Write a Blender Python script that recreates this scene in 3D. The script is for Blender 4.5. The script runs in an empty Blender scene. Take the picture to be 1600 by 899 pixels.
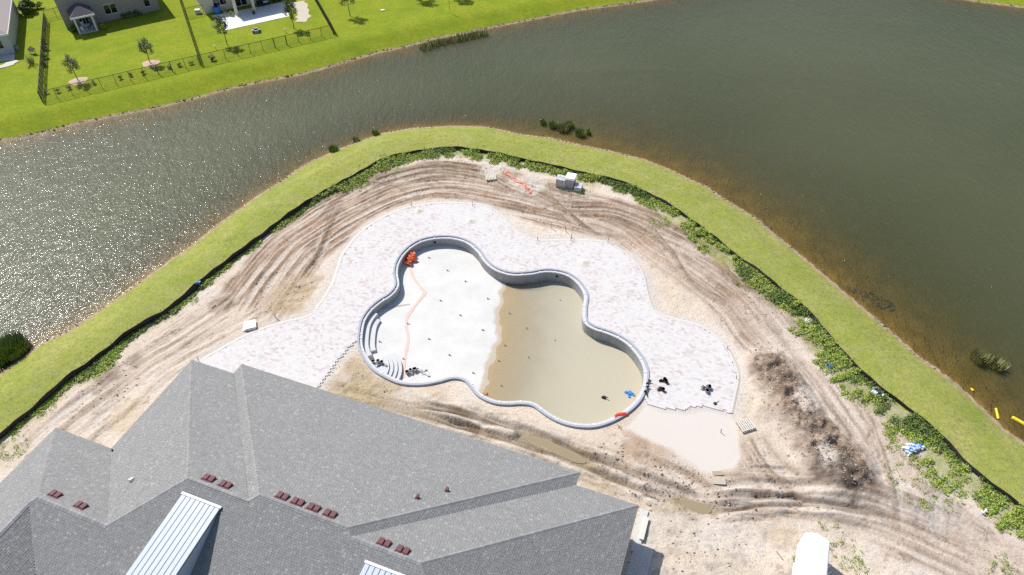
import bpy, math, random
import numpy as np
from mathutils import Vector
R = math.radians
random.seed(7); rng = np.random.default_rng(7)
scn = bpy.context.scene
C = scn.collection
# ------------------------------------------------------------------ camera, sky, sun, exposure
CAM_H, PITCH, FPX = 48.0, R(44.03), 1100.0            # drone height (m), downward tilt, focal length in 1600-px pixels
cam = bpy.data.cameras.new('camera'); camo = bpy.data.objects.new('camera', cam); C.objects.link(camo)
cam.sensor_width = 36; cam.lens = 36*FPX/1600; cam.clip_end = 3000; cam.clip_start = 0.5
camo.location = (0, 0, CAM_H); camo.rotation_euler = (math.pi/2-PITCH, 0, 0); scn.camera = camo
SUN_AZ, SUN_EL = R(-44), R(50)                         # azimuth from +Y (negative = left), elevation
SV = Vector((math.sin(SUN_AZ)*math.cos(SUN_EL), math.cos(SUN_AZ)*math.cos(SUN_EL), math.sin(SUN_EL)))
sun = bpy.data.lights.new('sun', 'SUN'); sun.energy = 4.6; sun.angle = R(0.53); sun.color = (1, .965, .91)
suno = bpy.data.objects.new('sun', sun); C.objects.link(suno); suno.location = (-60, 60, 90)
suno.rotation_euler = (-SV).to_track_quat('-Z', 'Y').to_euler()
w = bpy.data.worlds.new('World'); scn.world = w; w.use_nodes = True
nt = w.node_tree; nt.nodes.clear()
sky = nt.nodes.new('ShaderNodeTexSky'); sky.sky_type = 'NISHITA'; sky.sun_disc = False
sky.sun_elevation = SUN_EL; sky.sun_rotation = SUN_AZ % (2*math.pi)
bg = nt.nodes.new('ShaderNodeBackground'); bg.inputs[1].default_value = 0.11
wo = nt.nodes.new('ShaderNodeOutputWorld'); nt.links.new(sky.outputs[0], bg.inputs[0]); nt.links.new(bg.outputs[0], wo.inputs[0])
vs = scn.view_settings; vs.view_transform = 'Standard'; vs.look = 'None'; vs.gamma = 1; vs.exposure = 0.15; vs.use_curve_mapping = False
scn.cycles.max_bounces = 6; scn.cycles.transparent_max_bounces = 12; scn.cycles.use_denoising = False

# ------------------------------------------------------------------ measuring: a ray of the survey photograph met with a level, a wall or a slope
cp, sp = math.cos(PITCH), math.sin(PITCH)
def ray(px, py):
    a = (px-800)/FPX; b = (449.5-py)/FPX
    return np.array([a, cp+b*sp, -sp+b*cp])
O = np.array([0, 0, CAM_H])
def G(px, py, z=0.0):
    d = ray(px, py); return O+d*((z-CAM_H)/d[2])
def on_plane(px, py, p0, n):
    d = ray(px, py); p0 = np.asarray(p0); n = np.asarray(n)
    return O+d*(np.dot(p0-O, n)/np.dot(d, n))
def GL(pts, z=0.0):
    return np.array([G(x, y, z) for x, y in pts])

# ------------------------------------------------------------------ noise
_tab = np.random.default_rng(3).random((256, 256))
def vnoise(x, y):
    xi = np.floor(x).astype(int); yi = np.floor(y).astype(int); fx = x-xi; fy = y-yi
    fx = fx*fx*(3-2*fx); fy = fy*fy*(3-2*fy)
    g = lambda i, j: _tab[(xi+i) & 255, (yi+j) & 255]
    return (g(0, 0)*(1-fx)+g(1, 0)*fx)*(1-fy)+(g(0, 1)*(1-fx)+g(1, 1)*fx)*fy
def fbm(x, y, o=4, s=1.0):
    t = 0; a = 1; n = 0
    for k in range(o):
        t = t+a*vnoise(x*s+17.3*k, y*s+9.1*k); n += a; a *= .5; s *= 2.03
    return t/n
def sstep(a, b, x):
    t = np.clip((x-a)/(b-a), 0, 1); return t*t*(3-2*t)
def in_poly(x, y, poly):
    r = np.zeros(np.shape(x), bool); n = len(poly)
    for i in range(n):
        x0, y0 = poly[i][:2]; x1, y1 = poly[(i+1) % n][:2]
        if y0 == y1: continue
        c = ((y0 > y) != (y1 > y)) & (x < (x1-x0)*(y-y0)/(y1-y0)+x0); r ^= c
    return r
def pdist(x, y, pl, closed=False):
    """distance, arclength, signed side to a polyline"""
    best = np.full(np.shape(x), 1e9); arc = np.zeros(np.shape(x)); sd = np.zeros(np.shape(x)); L = 0
    m = len(pl) if closed else len(pl)-1
    for i in range(m):
        a = np.asarray(pl[i][:2]); b = np.asarray(pl[(i+1) % len(pl)][:2]); d = b-a; l = np.hypot(*d)
        if l < 1e-9: continue
        t = np.clip(((x-a[0])*d[0]+(y-a[1])*d[1])/l**2, 0, 1)
        ex = x-a[0]-t*d[0]; ey = y-a[1]-t*d[1]; q = np.hypot(ex, ey); k = q < best
        best = np.where(k, q, best); arc = np.where(k, L+t*l, arc); sd = np.where(k, np.sign(d[0]*ey-d[1]*ex), sd); L += l
    return best, arc, sd
def smooth_line(P, step, closed=False):
    P = np.asarray(P, float); n = len(P); out = []
    rngi = range(n if closed else n-1)
    for i in rngi:
        if closed: p0, p1, p2, p3 = P[i-1], P[i], P[(i+1) % n], P[(i+2) % n]
        else: p0, p1, p2, p3 = P[max(i-1, 0)], P[i], P[i+1], P[min(i+2, n-1)]
        k = max(1, int(np.linalg.norm(p2-p1)/step))
        for j in range(k):
            t = j/k
            out.append(.5*((2*p1)+(p2-p0)*t+(2*p0-5*p1+4*p2-p3)*t*t+(3*p1-p0-3*p2+p3)*t**3))
    if not closed: out.append(P[-1])
    return np.array(out)

# ------------------------------------------------------------------ mesh builder
class MB:
    def __init__(s): s.v = []; s.f = []; s.n = 0
    def add(s, v, f):
        v = np.asarray(v, float).reshape(-1, 3); s.v.append(v); s.f += [tuple(i+s.n for i in q) for q in f]; s.n += len(v); return s
    def box(s, c, size, rz=0.0, rx=0.0, ry=0.0):
        h = np.array(size)/2
        v = np.array([(x, y, z) for z in (-1, 1) for y in (-1, 1) for x in (-1, 1)])*h
        if rx: c_, s_ = math.cos(rx), math.sin(rx); v = v@np.array([[1, 0, 0], [0, c_, s_], [0, -s_, c_]])
        if ry: c_, s_ = math.cos(ry), math.sin(ry); v = v@np.array([[c_, 0, -s_], [0, 1, 0], [s_, 0, c_]])
        if rz: c_, s_ = math.cos(rz), math.sin(rz); v = v@np.array([[c_, s_, 0], [-s_, c_, 0], [0, 0, 1]])
        return s.add(v+np.asarray(c), [(0, 2, 3, 1), (4, 5, 7, 6), (0, 1, 5, 4), (2, 6, 7, 3), (0, 4, 6, 2), (1, 3, 7, 5)])
    def prism(s, poly, z0, z1):
        p = np.asarray(poly, float)[:, :2]; n = len(p)
        ar = sum(p[i][0]*p[(i+1) % n][1]-p[(i+1) % n][0]*p[i][1] for i in range(n))
        if ar < 0: p = p[::-1]
        z0 = np.broadcast_to(z0, n); z1 = np.broadcast_to(z1, n)
        v = np.concatenate([np.c_[p, z0], np.c_[p, z1]])
        return s.add(v, [tuple(range(n-1, -1, -1)), tuple(range(n, 2*n))]+[(i, (i+1) % n, n+(i+1) % n, n+i) for i in range(n)])
    def tube(s, path, r, n=6, cap=True):
        path = np.asarray(path, float); r = np.broadcast_to(r, len(path)); vs_ = []
        for i, p in enumerate(path):
            d = path[min(i+1, len(path)-1)]-path[max(i-1, 0)]; d = d/(np.linalg.norm(d)+1e-9)
            a = np.cross(d, (0, 0, 1) if abs(d[2]) < .9 else (1, 0, 0)); a /= np.linalg.norm(a); b = np.cross(d, a)
            for k in range(n):
                t = 2*math.pi*k/n; vs_.append(p+r[i]*(math.cos(t)*a+math.sin(t)*b))
        m = len(path); f = [(i*n+k, i*n+(k+1) % n, (i+1)*n+(k+1) % n, (i+1)*n+k) for i in range(m-1) for k in range(n)]
        if cap: f += [tuple(range(n-1, -1, -1)), tuple((m-1)*n+k for k in range(n))]
        return s.add(vs_, f)
    def poly(s, pts): return s.add(pts, [tuple(range(len(pts)))])
    def slab(s, pts, th):
        """closed slab under a planar polygon"""
        p = np.asarray(pts, float); n = len(p)
        nn = np.zeros(3)
        for i in range(n): nn += np.cross(p[i], p[(i+1) % n])
        if nn[2] < 0: p = p[::-1]
        q = p-np.array([0, 0, th])
        return s.add(np.concatenate([p, q]), [tuple(range(n)), tuple(range(2*n-1, n-1, -1))]+[(i, n+i, n+(i+1) % n, (i+1) % n) for i in range(n)])
    def sheet(s, rows):
        rows = np.asarray(rows, float); m, n = rows.shape[:2]
        return s.add(rows.reshape(-1, 3), [(i*n+j, (i+1)*n+j, (i+1)*n+j+1, i*n+j+1) for i in range(m-1) for j in range(n-1)])
    def blob(s, c, r, seed=0, amp=.25, seg=8, rings=6):
        g = np.random.default_rng(seed); r = np.broadcast_to(r, 3); v = []
        for i in range(rings+1):
            th = math.pi*i/rings
            for k in range(seg):
                ph = 2*math.pi*k/seg; q = 1+amp*(g.random()-.5)*2*(math.sin(th)+.2)
                v.append(np.asarray(c)+r*q*np.array([math.sin(th)*math.cos(ph), math.sin(th)*math.sin(ph), math.cos(th)]))
        return s.add(v, [(i*seg+k, (i+1)*seg+k, (i+1)*seg+(k+1) % seg, i*seg+(k+1) % seg) for i in range(rings) for k in range(seg)])
    def data(s, name, mat, origin=(0, 0, 0)):
        me = bpy.data.meshes.new(name); v = np.concatenate(s.v)-np.asarray(origin)
        fl = np.array([i for q in s.f for i in q], np.int32); ln = np.array([len(q) for q in s.f], np.int32)
        me.vertices.add(len(v)); me.vertices.foreach_set('co', v.astype(np.float32).ravel())
        me.loops.add(len(fl)); me.loops.foreach_set('vertex_index', fl)
        me.polygons.add(len(ln)); me.polygons.foreach_set('loop_start', np.concatenate([[0], np.cumsum(ln)[:-1]]).astype(np.int32))
        me.update(calc_edges=True); me.validate()
        if mat: me.materials.append(mat)
        return me
    def build(s, name, mat, parent=None, smooth=False, origin=None):
        if origin is None:
            origin = (0, 0, 0); a = parent
            while a is not None:
                if '_o' in a: origin = a['_o']; break
                a = a.parent
        me = s.data(name, mat, tuple(origin))
        me.polygons.foreach_set('use_smooth', np.full(len(me.polygons), smooth))
        o = bpy.data.objects.new(name, me); C.objects.link(o)
        if parent is not None: o.parent = parent
        return o
def fastmesh(name, v, quads, mat, parent=None, smooth=False, attrs=None, tris=False):
    me = bpy.data.meshes.new(name); v = np.asarray(v, np.float32); q = np.asarray(quads, np.int32); k = q.shape[1]
    me.vertices.add(len(v)); me.vertices.foreach_set('co', v.ravel())
    me.loops.add(q.size); me.loops.foreach_set('vertex_index', q.ravel())
    me.polygons.add(len(q)); me.polygons.foreach_set('loop_start', np.arange(0, q.size, k, dtype=np.int32))
    me.polygons.foreach_set('use_smooth', np.full(len(q), smooth))
    for nm, a in (attrs or {}).items():
        a = np.asarray(a, np.float32)
        if a.ndim == 1: t = me.attributes.new(nm, 'FLOAT', 'POINT'); t.data.foreach_set('value', a)
        else: t = me.attributes.new(nm, 'FLOAT_COLOR', 'POINT'); t.data.foreach_set('color', np.c_[a, np.ones(len(a))].astype(np.float32).ravel())
    me.update(calc_edges=True)
    me.materials.append(mat)
    o = bpy.data.objects.new(name, me); C.objects.link(o)
    if parent is not None: o.parent = parent
    return o
def tag(o, label=None, cat=None, group=None, kind=None):
    if label: o['label'] = label
    if cat: o['category'] = cat
    if group: o['group'] = group
    if kind: o['kind'] = kind
    return o
def thing(name, label, cat, loc, rz=0.0, group=None):
    o = bpy.data.objects.new(name, None); C.objects.link(o); o.empty_display_size = .3
    o.location = tuple(float(t) for t in loc); o.rotation_euler = (0, 0, rz); tag(o, label, cat, group); return o
def wparts(o):
    """parts of this thing are given in world coordinates: remember the base point to subtract"""
    o['_o'] = tuple(o.location); return o

# ------------------------------------------------------------------ materials
class NT:
    def __init__(s, name):
        s.m = bpy.data.materials.new(name); s.m.use_nodes = True; s.t = s.m.node_tree; s.b = s.t.nodes['Principled BSDF']; s.out = s.t.nodes['Material Output']
    def n(s, typ, **kw):
        q = s.t.nodes.new(typ)
        for k, v in kw.items(): setattr(q, k, v)
        return q
    def l(s, a, b): s.t.links.new(a, b)
    def noise(s, scale, detail=4, rough=.55, vec=None, dist=0):
        q = s.n('ShaderNodeTexNoise'); q.inputs['Scale'].default_value = scale; q.inputs['Detail'].default_value = detail; q.inputs['Roughness'].default_value = rough; q.inputs['Distortion'].default_value = dist
        s.l(vec if vec is not None else s.pos(), q.inputs['Vector']); return q.outputs['Fac']
    def pos(s):
        if not hasattr(s, '_p'): s._p = s.n('ShaderNodeNewGeometry')
        return s._p.outputs['Position']
    def island(s):
        s.pos(); return s._p.outputs['Random Per Island']
    def ramp(s, fac, stops, interp='LINEAR'):
        q = s.n('ShaderNodeValToRGB'); q.color_ramp.interpolation = interp; e = q.color_ramp.elements
        while len(e) < len(stops): e.new(.5)
        for el, (p, c) in zip(e, stops): el.position = p; el.color = (*c, 1) if len(c) == 3 else c
        s.l(fac, q.inputs[0]); return q.outputs[0]
    def mix(s, fac, a, b, mode='MIX'):
        q = s.n('ShaderNodeMix', data_type='RGBA', blend_type=mode)
        for i, v in ((0, fac), (6, a), (7, b)):
            if isinstance(v, (int, float)): q.inputs[i].default_value = v
            elif isinstance(v, tuple): q.inputs[i].default_value = (*v, 1)
            else: s.l(v, q.inputs[i])
        return q.outputs[2]
    def math(s, op, a, b=0.0, clamp=False):
        q = s.n('ShaderNodeMath', operation=op, use_clamp=clamp)
        for i, v in ((0, a), (1, b)):
            if isinstance(v, (int, float)): q.inputs[i].default_value = v
            else: s.l(v, q.inputs[i])
        return q.outputs[0]
    def maprange(s, v, a, b, c=0, d=1):
        q = s.n('ShaderNodeMapRange'); q.inputs[1].default_value = a; q.inputs[2].default_value = b; q.inputs[3].default_value = c; q.inputs[4].default_value = d
        s.l(v, q.inputs[0]); return q.outputs[0]
    def attr(s, name):
        q = s.n('ShaderNodeAttribute', attribute_name=name); return q
    def bump(s, h, strength=.3, dist=.05):
        q = s.n('ShaderNodeBump'); q.inputs['Strength'].default_value = strength; q.inputs['Distance'].default_value = dist
        s.l(h, q.inputs['Height']); s.l(q.outputs[0], s.b.inputs['Normal']); return q.outputs[0]
    def fin(s, col, rough=.85, spec=.3, metal=0):
        if isinstance(col, tuple): s.b.inputs['Base Color'].default_value = (*col, 1)
        else: s.l(col, s.b.inputs['Base Color'])
        s.b.inputs['Roughness'].default_value = rough; s.b.inputs['Specular IOR Level'].default_value = spec; s.b.inputs['Metallic'].default_value = metal
        return s.m
def simple(name, col, rough=.8, var=.18, scale=6, spec=.3, metal=0, bump=0):
    t = NT(name); n = t.noise(scale, 4)
    c = t.mix(n, tuple(x*(1-var) for x in col), tuple(min(1, x*(1+var)) for x in col))
    if bump: t.bump(n, bump, .03)
    return t.fin(c, rough, spec, metal)
M = {}
M['concrete'] = simple('concrete', (.56, .55, .53), .9, .15, 3)
M['coping'] = simple('coping_concrete', (.38, .40, .45), .85, .2, 5)
M['ledge'] = simple('ledge_plaster', (.58, .58, .58), .85, .22, 5)
M['white'] = simple('white_paint', (.8, .8, .8), .5, .03, 2)
M['whitemetal'] = simple('white_metal', (.82, .82, .83), .35, .03, 1, .5)
M['wood'] = simple('weathered_wood', (.55, .48, .38), .9, .25, 9)
M['palewood'] = simple('pale_wood', (.66, .62, .55), .9, .2, 9)
M['stake'] = simple('stake_wood', (.36, .28, .2), .9, .25, 9)
M['black'] = simple('black_plastic', (.02, .02, .02), .6, .3, 4)
M['dark'] = simple('dark_metal', (.035, .035, .04), .6, .3, 4)
M['fence'] = simple('black_vinyl', (.015, .02, .016), .6, .2, 4)
M['maroon'] = simple('maroon_vent', (.15, .065, .07), .6, .2, 9)
M['orange'] = simple('orange_plastic', (.75, .16, .06), .6, .2, 7)
M['pink'] = simple('faded_orange_mesh', (.74, .50, .43), .8, .08, 7)
M['red'] = simple('red_plastic', (.75, .06, .03), .5, .15, 5)
M['blue'] = simple('blue_tarp', (.06, .25, .65), .5, .4, 5)
M['yellow'] = simple('yellow_float', (.8, .62, .04), .5, .12, 5)
M['glass'] = simple('window_glass', (.012, .016, .02), .06, .1, 1, .6)
ORD = ['first', 'second', 'third', 'fourth', 'fifth', 'sixth', 'seventh', 'eighth', 'ninth', 'tenth']
M['soil'] = simple('mulch', (.5, .37, .26), .95, .35, 7)
M['tyre'] = simple('tyre_rubber', (.02, .02, .02), .8, .2, 5)
M['bark'] = simple('bark', (.16, .12, .085), .9, .3, 12)
def leafmat(name, cols):
    t = NT(name); c = t.ramp(t.island(), [(i/(len(cols)-1), k) for i, k in enumerate(cols)])
    t.b.inputs['Subsurface Weight'].default_value = 0
    return t.fin(c, .6, .35)
M['leaf_oak'] = leafmat('oak_leaf', [(.035, .055, .025), (.06, .085, .04), (.1, .125, .07)])
M['leaf_weed'] = leafmat('weed_leaf', [(.13, .20, .025), (.21, .32, .035), (.32, .45, .045), (.42, .46, .10), (.42, .38, .17)])
M['leaf_dark'] = leafmat('dark_weed_leaf', [(.08, .13, .03), (.14, .21, .04), (.2, .26, .07)])
M['reed'] = leafmat('reed_blade', [(.11, .17, .03), (.18, .26, .04), (.27, .3, .09)])
M['reed_pale'] = leafmat('pale_reed_blade', [(.17, .2, .05), (.26, .26, .09), (.38, .33, .17)])
M['blade'] = leafmat('grass_blade', [(.15, .22, .035), (.23, .29, .06), (.32, .34, .11)])
M['clod'] = leafmat('dirt_clod', [(.2, .145, .105), (.36, .28, .21), (.56, .46, .37)])
M['rubble'] = leafmat('shore_rubble', [(.1, .08, .06), (.2, .16, .12), (.35, .3, .24)])
def shingle():
    t = NT('asphalt_shingle'); i = t.island()
    c = t.ramp(i, [(0, (.235, .233, .228)), (.5, (.265, .263, .256)), (.9, (.285, .282, .275)), (.96, (.31, .307, .30)), (1, (.355, .35, .343))])
    big = t.noise(.25, 3); c = t.mix(t.maprange(big, .4, .7, 0, .2), c, (.31, .307, .30)); g = t.noise(60, 2)
    c = t.mix(t.maprange(g, .3, .7, 0, .5), c, (.14, .14, .14), 'MULTIPLY') if False else c
    return t.fin(c, .95, .15)
M['shingle'] = shingle()
M['ridgecap'] = leafmat('ridge_cap', [(.24, .235, .23), (.28, .275, .27), (.32, .315, .31)])
def paver():
    t = NT('concrete_paver'); i = t.island()
    c = t.ramp(i, [(0, (.50, .41, .385)), (.12, (.56, .49, .47)), (.4, (.63, .59, .57)), (.8, (.64, .62, .605)), (1, (.56, .555, .55))])
    dust = t.noise(.22, 4); c = t.mix(t.maprange(dust, .40, .66, 0, .65), c, (.64, .62, .60))
    return t.fin(c, .92, .2)
M['paver'] = paver()
M['sandbed'] = simple('bedding_sand', (.62, .57, .515), .95, .06, 2, .1)
# ------------------------------------------------------------------ survey lines
ZW = -1.2                                              # lake level; the building site lies at 0
NS_px = [(-260, 770), (-120, 672), (0, 588), (32, 565), (67, 539), (112, 517), (133, 504), (165, 481), (200, 457), (250, 421), (300, 386), (350, 347), (400, 311), (450, 278), (480, 257), (520, 239), (560, 223), (600, 209), (650, 201), (700, 198), (760, 199), (820, 212), (860, 217), (903, 227), (953, 238), (1003, 250), (1047, 267), (1073, 280), (1103, 293), (1130, 313), (1153, 327), (1180, 343), (1200, 362), (1227, 383), (1260, 410), (1280, 427), (1317, 460), (1357, 493), (1393, 523), (1433, 560), (1467, 583), (1500, 610), (1533, 640), (1570, 677), (1600, 697), (1700, 778), (1850, 900)]
NS = GL(NS_px, ZW+.12)
FS_px = [(-500, 300), (-200, 256), (0, 218), (64, 206), (123, 190), (205, 174), (256, 164), (310, 150), (350, 139), (390, 130), (420, 124), (460, 117), (490, 109), (530, 98), (589, 81), (638, 70), (675, 60), (711, 53), (760, 43), (785, 38), (840, 27), (900, 15), (960, 7), (1010, 0), (1100, -16), (1250, -30), (1400, -24), (1470, -10), (1520, 0), (1600, 10), (1720, 32), (2000, 80)]
FS = GL(FS_px, ZW+.12)
FL_px = [(-200, 832), (-80, 740), (0, 677), (53, 633), (101, 591), (133, 568), (165, 544), (203, 515), (240, 493), (265, 478), (310, 440), (350, 408), (400, 372), (430, 348), (470, 320), (500, 301), (543, 278), (595, 248), (638, 236), (672, 231), (715, 228), (767, 235), (802, 243), (859, 255), (902, 265), (960, 278), (993, 290), (1040, 313), (1080, 340), (1120, 370), (1153, 397), (1187, 420), (1220, 447), (1260, 479), (1333, 562), (1367, 594), (1400, 619), (1433, 644), (1474, 679), (1506, 713), (1539, 743), (1566, 763), (1600, 790), (1700, 868), (1800, 950)]
FL = GL(FL_px, .55)
FLs = smooth_line(FL, .6)
site_poly = np.concatenate([FL[:, :2], [(60, -6), (-60, -6)]])
near_poly = np.concatenate([NS[:, :2], [(90, -30), (-90, -30)]])
far_poly = np.concatenate([FS[:, :2], [(700, 120), (700, 900), (-700, 900), (-700, 110)]])
POOL_px = [(558.5, 520.7), (563, 499), (574, 482), (590, 468), (607, 457), (616, 444), (614, 424), (618, 407), (630, 390), (649, 376), (671, 369), (696, 367), (717.6, 369.6), (736, 377), (752, 391), (762, 405), (777, 417), (800, 424), (827, 423), (853, 419), (879, 422), (898, 430.6), (912.6, 445), (920, 461), (918, 480.6), (919, 499), (930, 508), (950, 514.5), (969, 522.6), (988, 535.5), (1004.5, 555), (1013.5, 574), (1014, 593.5), (1009, 613), (998, 630.6), (979, 647), (956, 659.7), (930, 667.5), (904.5, 667.5), (882, 663), (862.6, 655), (846, 644.5), (831, 634), (814, 631.6), (795, 632.5), (775, 631), (757, 625), (743, 616), (732, 602), (723, 594), (707, 591.7), (686, 597), (664.6, 601), (643, 601.7), (621, 598.6), (599, 589), (580.5, 577), (566, 558), (558.5, 540)]
PC = smooth_line(GL(POOL_px, .16), .22, closed=True)[:, :2]
def pool_off(d):
    t = np.roll(PC, -2, 0)-np.roll(PC, 2, 0); t /= np.linalg.norm(t, axis=1)[:, None]
    n = np.c_[t[:, 1], -t[:, 0]]
    return PC+n*d*PSIDE
PSIDE = 1
if not in_poly(*(pool_off(.3)[0][:, None]), PC)[0]: PSIDE = -1
# pool floor: a plane that falls to the deep end
ZPW = -1.15
wl = GL([(791, 440), (786, 470), (782, 500), (780, 530), (774, 560), (766, 590), (755, 625)], ZPW)
wdir = wl[-1]-wl[0]; wdir = wdir[:2]/np.linalg.norm(wdir[:2]); wn = np.array([-wdir[1], wdir[0]])      # towards the deep end
if wn[0] < 0: wn = -wn
def pool_floor(x, y):
    # offset of the real (slightly bowed) waterline from its chord
    tt = (x-wl[0][0])*wdir[0]+(y-wl[0][1])*wdir[1]
    ts = (wl[:, 0]-wl[0][0])*wdir[0]+(wl[:, 1]-wl[0][1])*wdir[1]; os_ = (wl[:, 0]-wl[0][0])*wn[0]+(wl[:, 1]-wl[0][1])*wn[1]
    d = (x-wl[0][0])*wn[0]+(y-wl[0][1])*wn[1]-np.interp(tt, ts, os_)
    d = d+1.1*(fbm(x, y, 4, .8)-.5)
    return ZPW-np.where(d < 0, .03*d, .06*d)-.25*sstep(2.5, 8, d)
DECK_px = [(300, 573), (339, 549), (385, 524), (417, 512), (451, 502), (483, 494), (498, 478), (510, 461), (521, 442), (529, 418), (535, 400), (545, 385), (563, 364), (586, 347), (621, 329.5), (655, 321), (695, 317), (730, 318), (759, 322), (782, 335), (796, 350), (813, 364), (836, 375), (874, 375.5), (917, 376), (948, 379), (973, 393), (993, 410), (1005, 430), (1010, 453), (1017, 477), (1025, 487), (1050, 498), (1090, 508), (1118, 525), (1137, 546), (1151, 577), (1152.5, 595), (1147, 621), (1142, 645), (1131, 641), (1102, 635), (1084, 635), (1067, 641), (1050, 638), (1030, 637), (1011, 630), (1000, 600), (940, 520), (760, 500), (600, 490), (557, 533), (543, 545), (520, 573), (497, 606), (470, 640), (400, 620)]
DECK = GL(DECK_px, .06)
SCREED_px = [(1005, 625), (1030, 637), (1067, 641), (1102, 635), (1142, 646), (1152, 655), (1160, 690), (1164, 718), (1148, 736), (1118, 747), (1092, 738), (1060, 716), (1030, 700), (1000, 688), (968, 668), (985, 650)]
SCREED = GL(SCREED_px, 0)

# ------------------------------------------------------------------ ground: banks, lawns and lake bed in one sheet
def lines(lo, hi, step, far, n):
    a = np.arange(lo, hi+1e-6, step); g = np.geomspace(step, far, n).cumsum()
    return np.concatenate([lo-g[::-1], a, hi+g])
gx = lines(-100, 100, .5, 80, 18); gy = np.concatenate([[-60, -40, -25, -12, -4], np.arange(2, 150, .5), 150+np.geomspace(.6, 90, 20).cumsum()])
X, Y = np.meshgrid(gx, gy); x = X.ravel(); y = Y.ravel()
dn, _, _ = pdist(x, y, NS); dn = np.where(in_poly(x, y, near_poly), dn, -dn)
df, _, _ = pdist(x, y, FS); df = np.where(in_poly(x, y, far_poly), df, -df)
dl = np.maximum(dn, df)
def bank(d, k=.135):
    up = ZW+.12+.30*np.minimum(d, 3.2)+.1*np.maximum(d-3.2, 0); up = np.minimum(up, 0)
    down = ZW+.12+np.where(d > -.5, .3*d, -.15+k*(d+.5))
    return np.where(d > 0, up, np.maximum(down, ZW-3))
shore_k = np.where(df > dn, .135, .14-.085*sstep(-8, 12, x))      # the right shore shelves gently
h = bank(dl+.25*(fbm(x, y, 3, .35)-.5), shore_k)
h += np.where(dl > .3, .10*(fbm(x, y, 4, .5)-.5), 0)
ins = in_poly(x, y, site_poly); ds, _, _ = pdist(x, y, FLs[::3])
h = np.where(ins, np.minimum(h, -.02-sstep(.3, 2.5, ds)*4.2), h)
nx, ny = len(gx), len(gy)
idx = np.arange(nx*ny).reshape(ny, nx)
quads = np.stack([idx[:-1, :-1], idx[:-1, 1:], idx[1:, 1:], idx[1:, :-1]], -1).reshape(-1, 4)
def ground_mat():
    t = NT('ground_lawn_and_shore'); d = t.attr('dist').outputs['Fac']; far = t.attr('far').outputs['Fac']
    n1 = t.noise(1.6, 5, .65); n2 = t.noise(.16, 4, .6); n3 = t.noise(9, 4, .7)
    gfar = t.ramp(n2, [(.3, (.17, .24, .008)), (.5, (.245, .30, .011)), (.72, (.32, .325, .022))])
    gnear = t.ramp(n2, [(.3, (.22, .28, .035)), (.5, (.30, .325, .05)), (.72, (.38, .365, .09))])
    g = t.mix(far, gnear, gfar)
    # mowing lines run along the bank
    q = t.math('SINE', t.math('MULTIPLY', t.math('ADD', d, t.math('MULTIPLY', n2, 1.2)), 3.4)); g = t.mix(t.maprange(q, -1, 1, 0, .16), g, (.15, .21, .02))
    g = t.mix(t.maprange(t.noise(.4, 5, .72), .44, .64, 0, .65), g, t.mix(far, (.42, .375, .165), (.34, .36, .02))); g = t.mix(t.maprange(n1, .4, .66, 0, .6), g, t.mix(far, (.13, .18, .025), (.13, .2, .008)))
    g = t.mix(t.maprange(t.noise(3.2, 6, .8), .44, .6, 0, .5), g, t.mix(far, (.13, .165, .03), (.12, .185, .004))); g = t.mix(t.math('MULTIPLY', t.maprange(n3, .4, .7, 0, .55), t.math('SUBTRACT', 1.0, t.math('MULTIPLY', far, .7))), g, (.44, .42, .16))
    sand = t.ramp(t.noise(2.3, 5, .7), [(.25, (.17, .125, .075)), (.5, (.36, .27, .17)), (.75, (.52, .42, .30))])
    bed = t.ramp(t.noise(.5, 4, .6), [(.3, (.19, .15, .05)), (.6, (.29, .225, .08)), (.8, (.37, .29, .12))])
    sand = t.mix(t.maprange(d, -.9, -.5, 1, 0), sand, bed)
    e = t.math('ADD', d, t.math('MULTIPLY', t.math('SUBTRACT', n1, .5), .9))
    c = t.mix(t.maprange(e, -.06, .12), sand, g)
    t.bump(t.noise(14, 3, .7), .5, .06)
    return t.fin(c, .95, .1)
ground = fastmesh('ground', np.c_[x, y, h], quads, ground_mat(), smooth=True, attrs={'dist': dl, 'far': (df > dn).astype(float)})
tag(ground, kind='structure')
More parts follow.
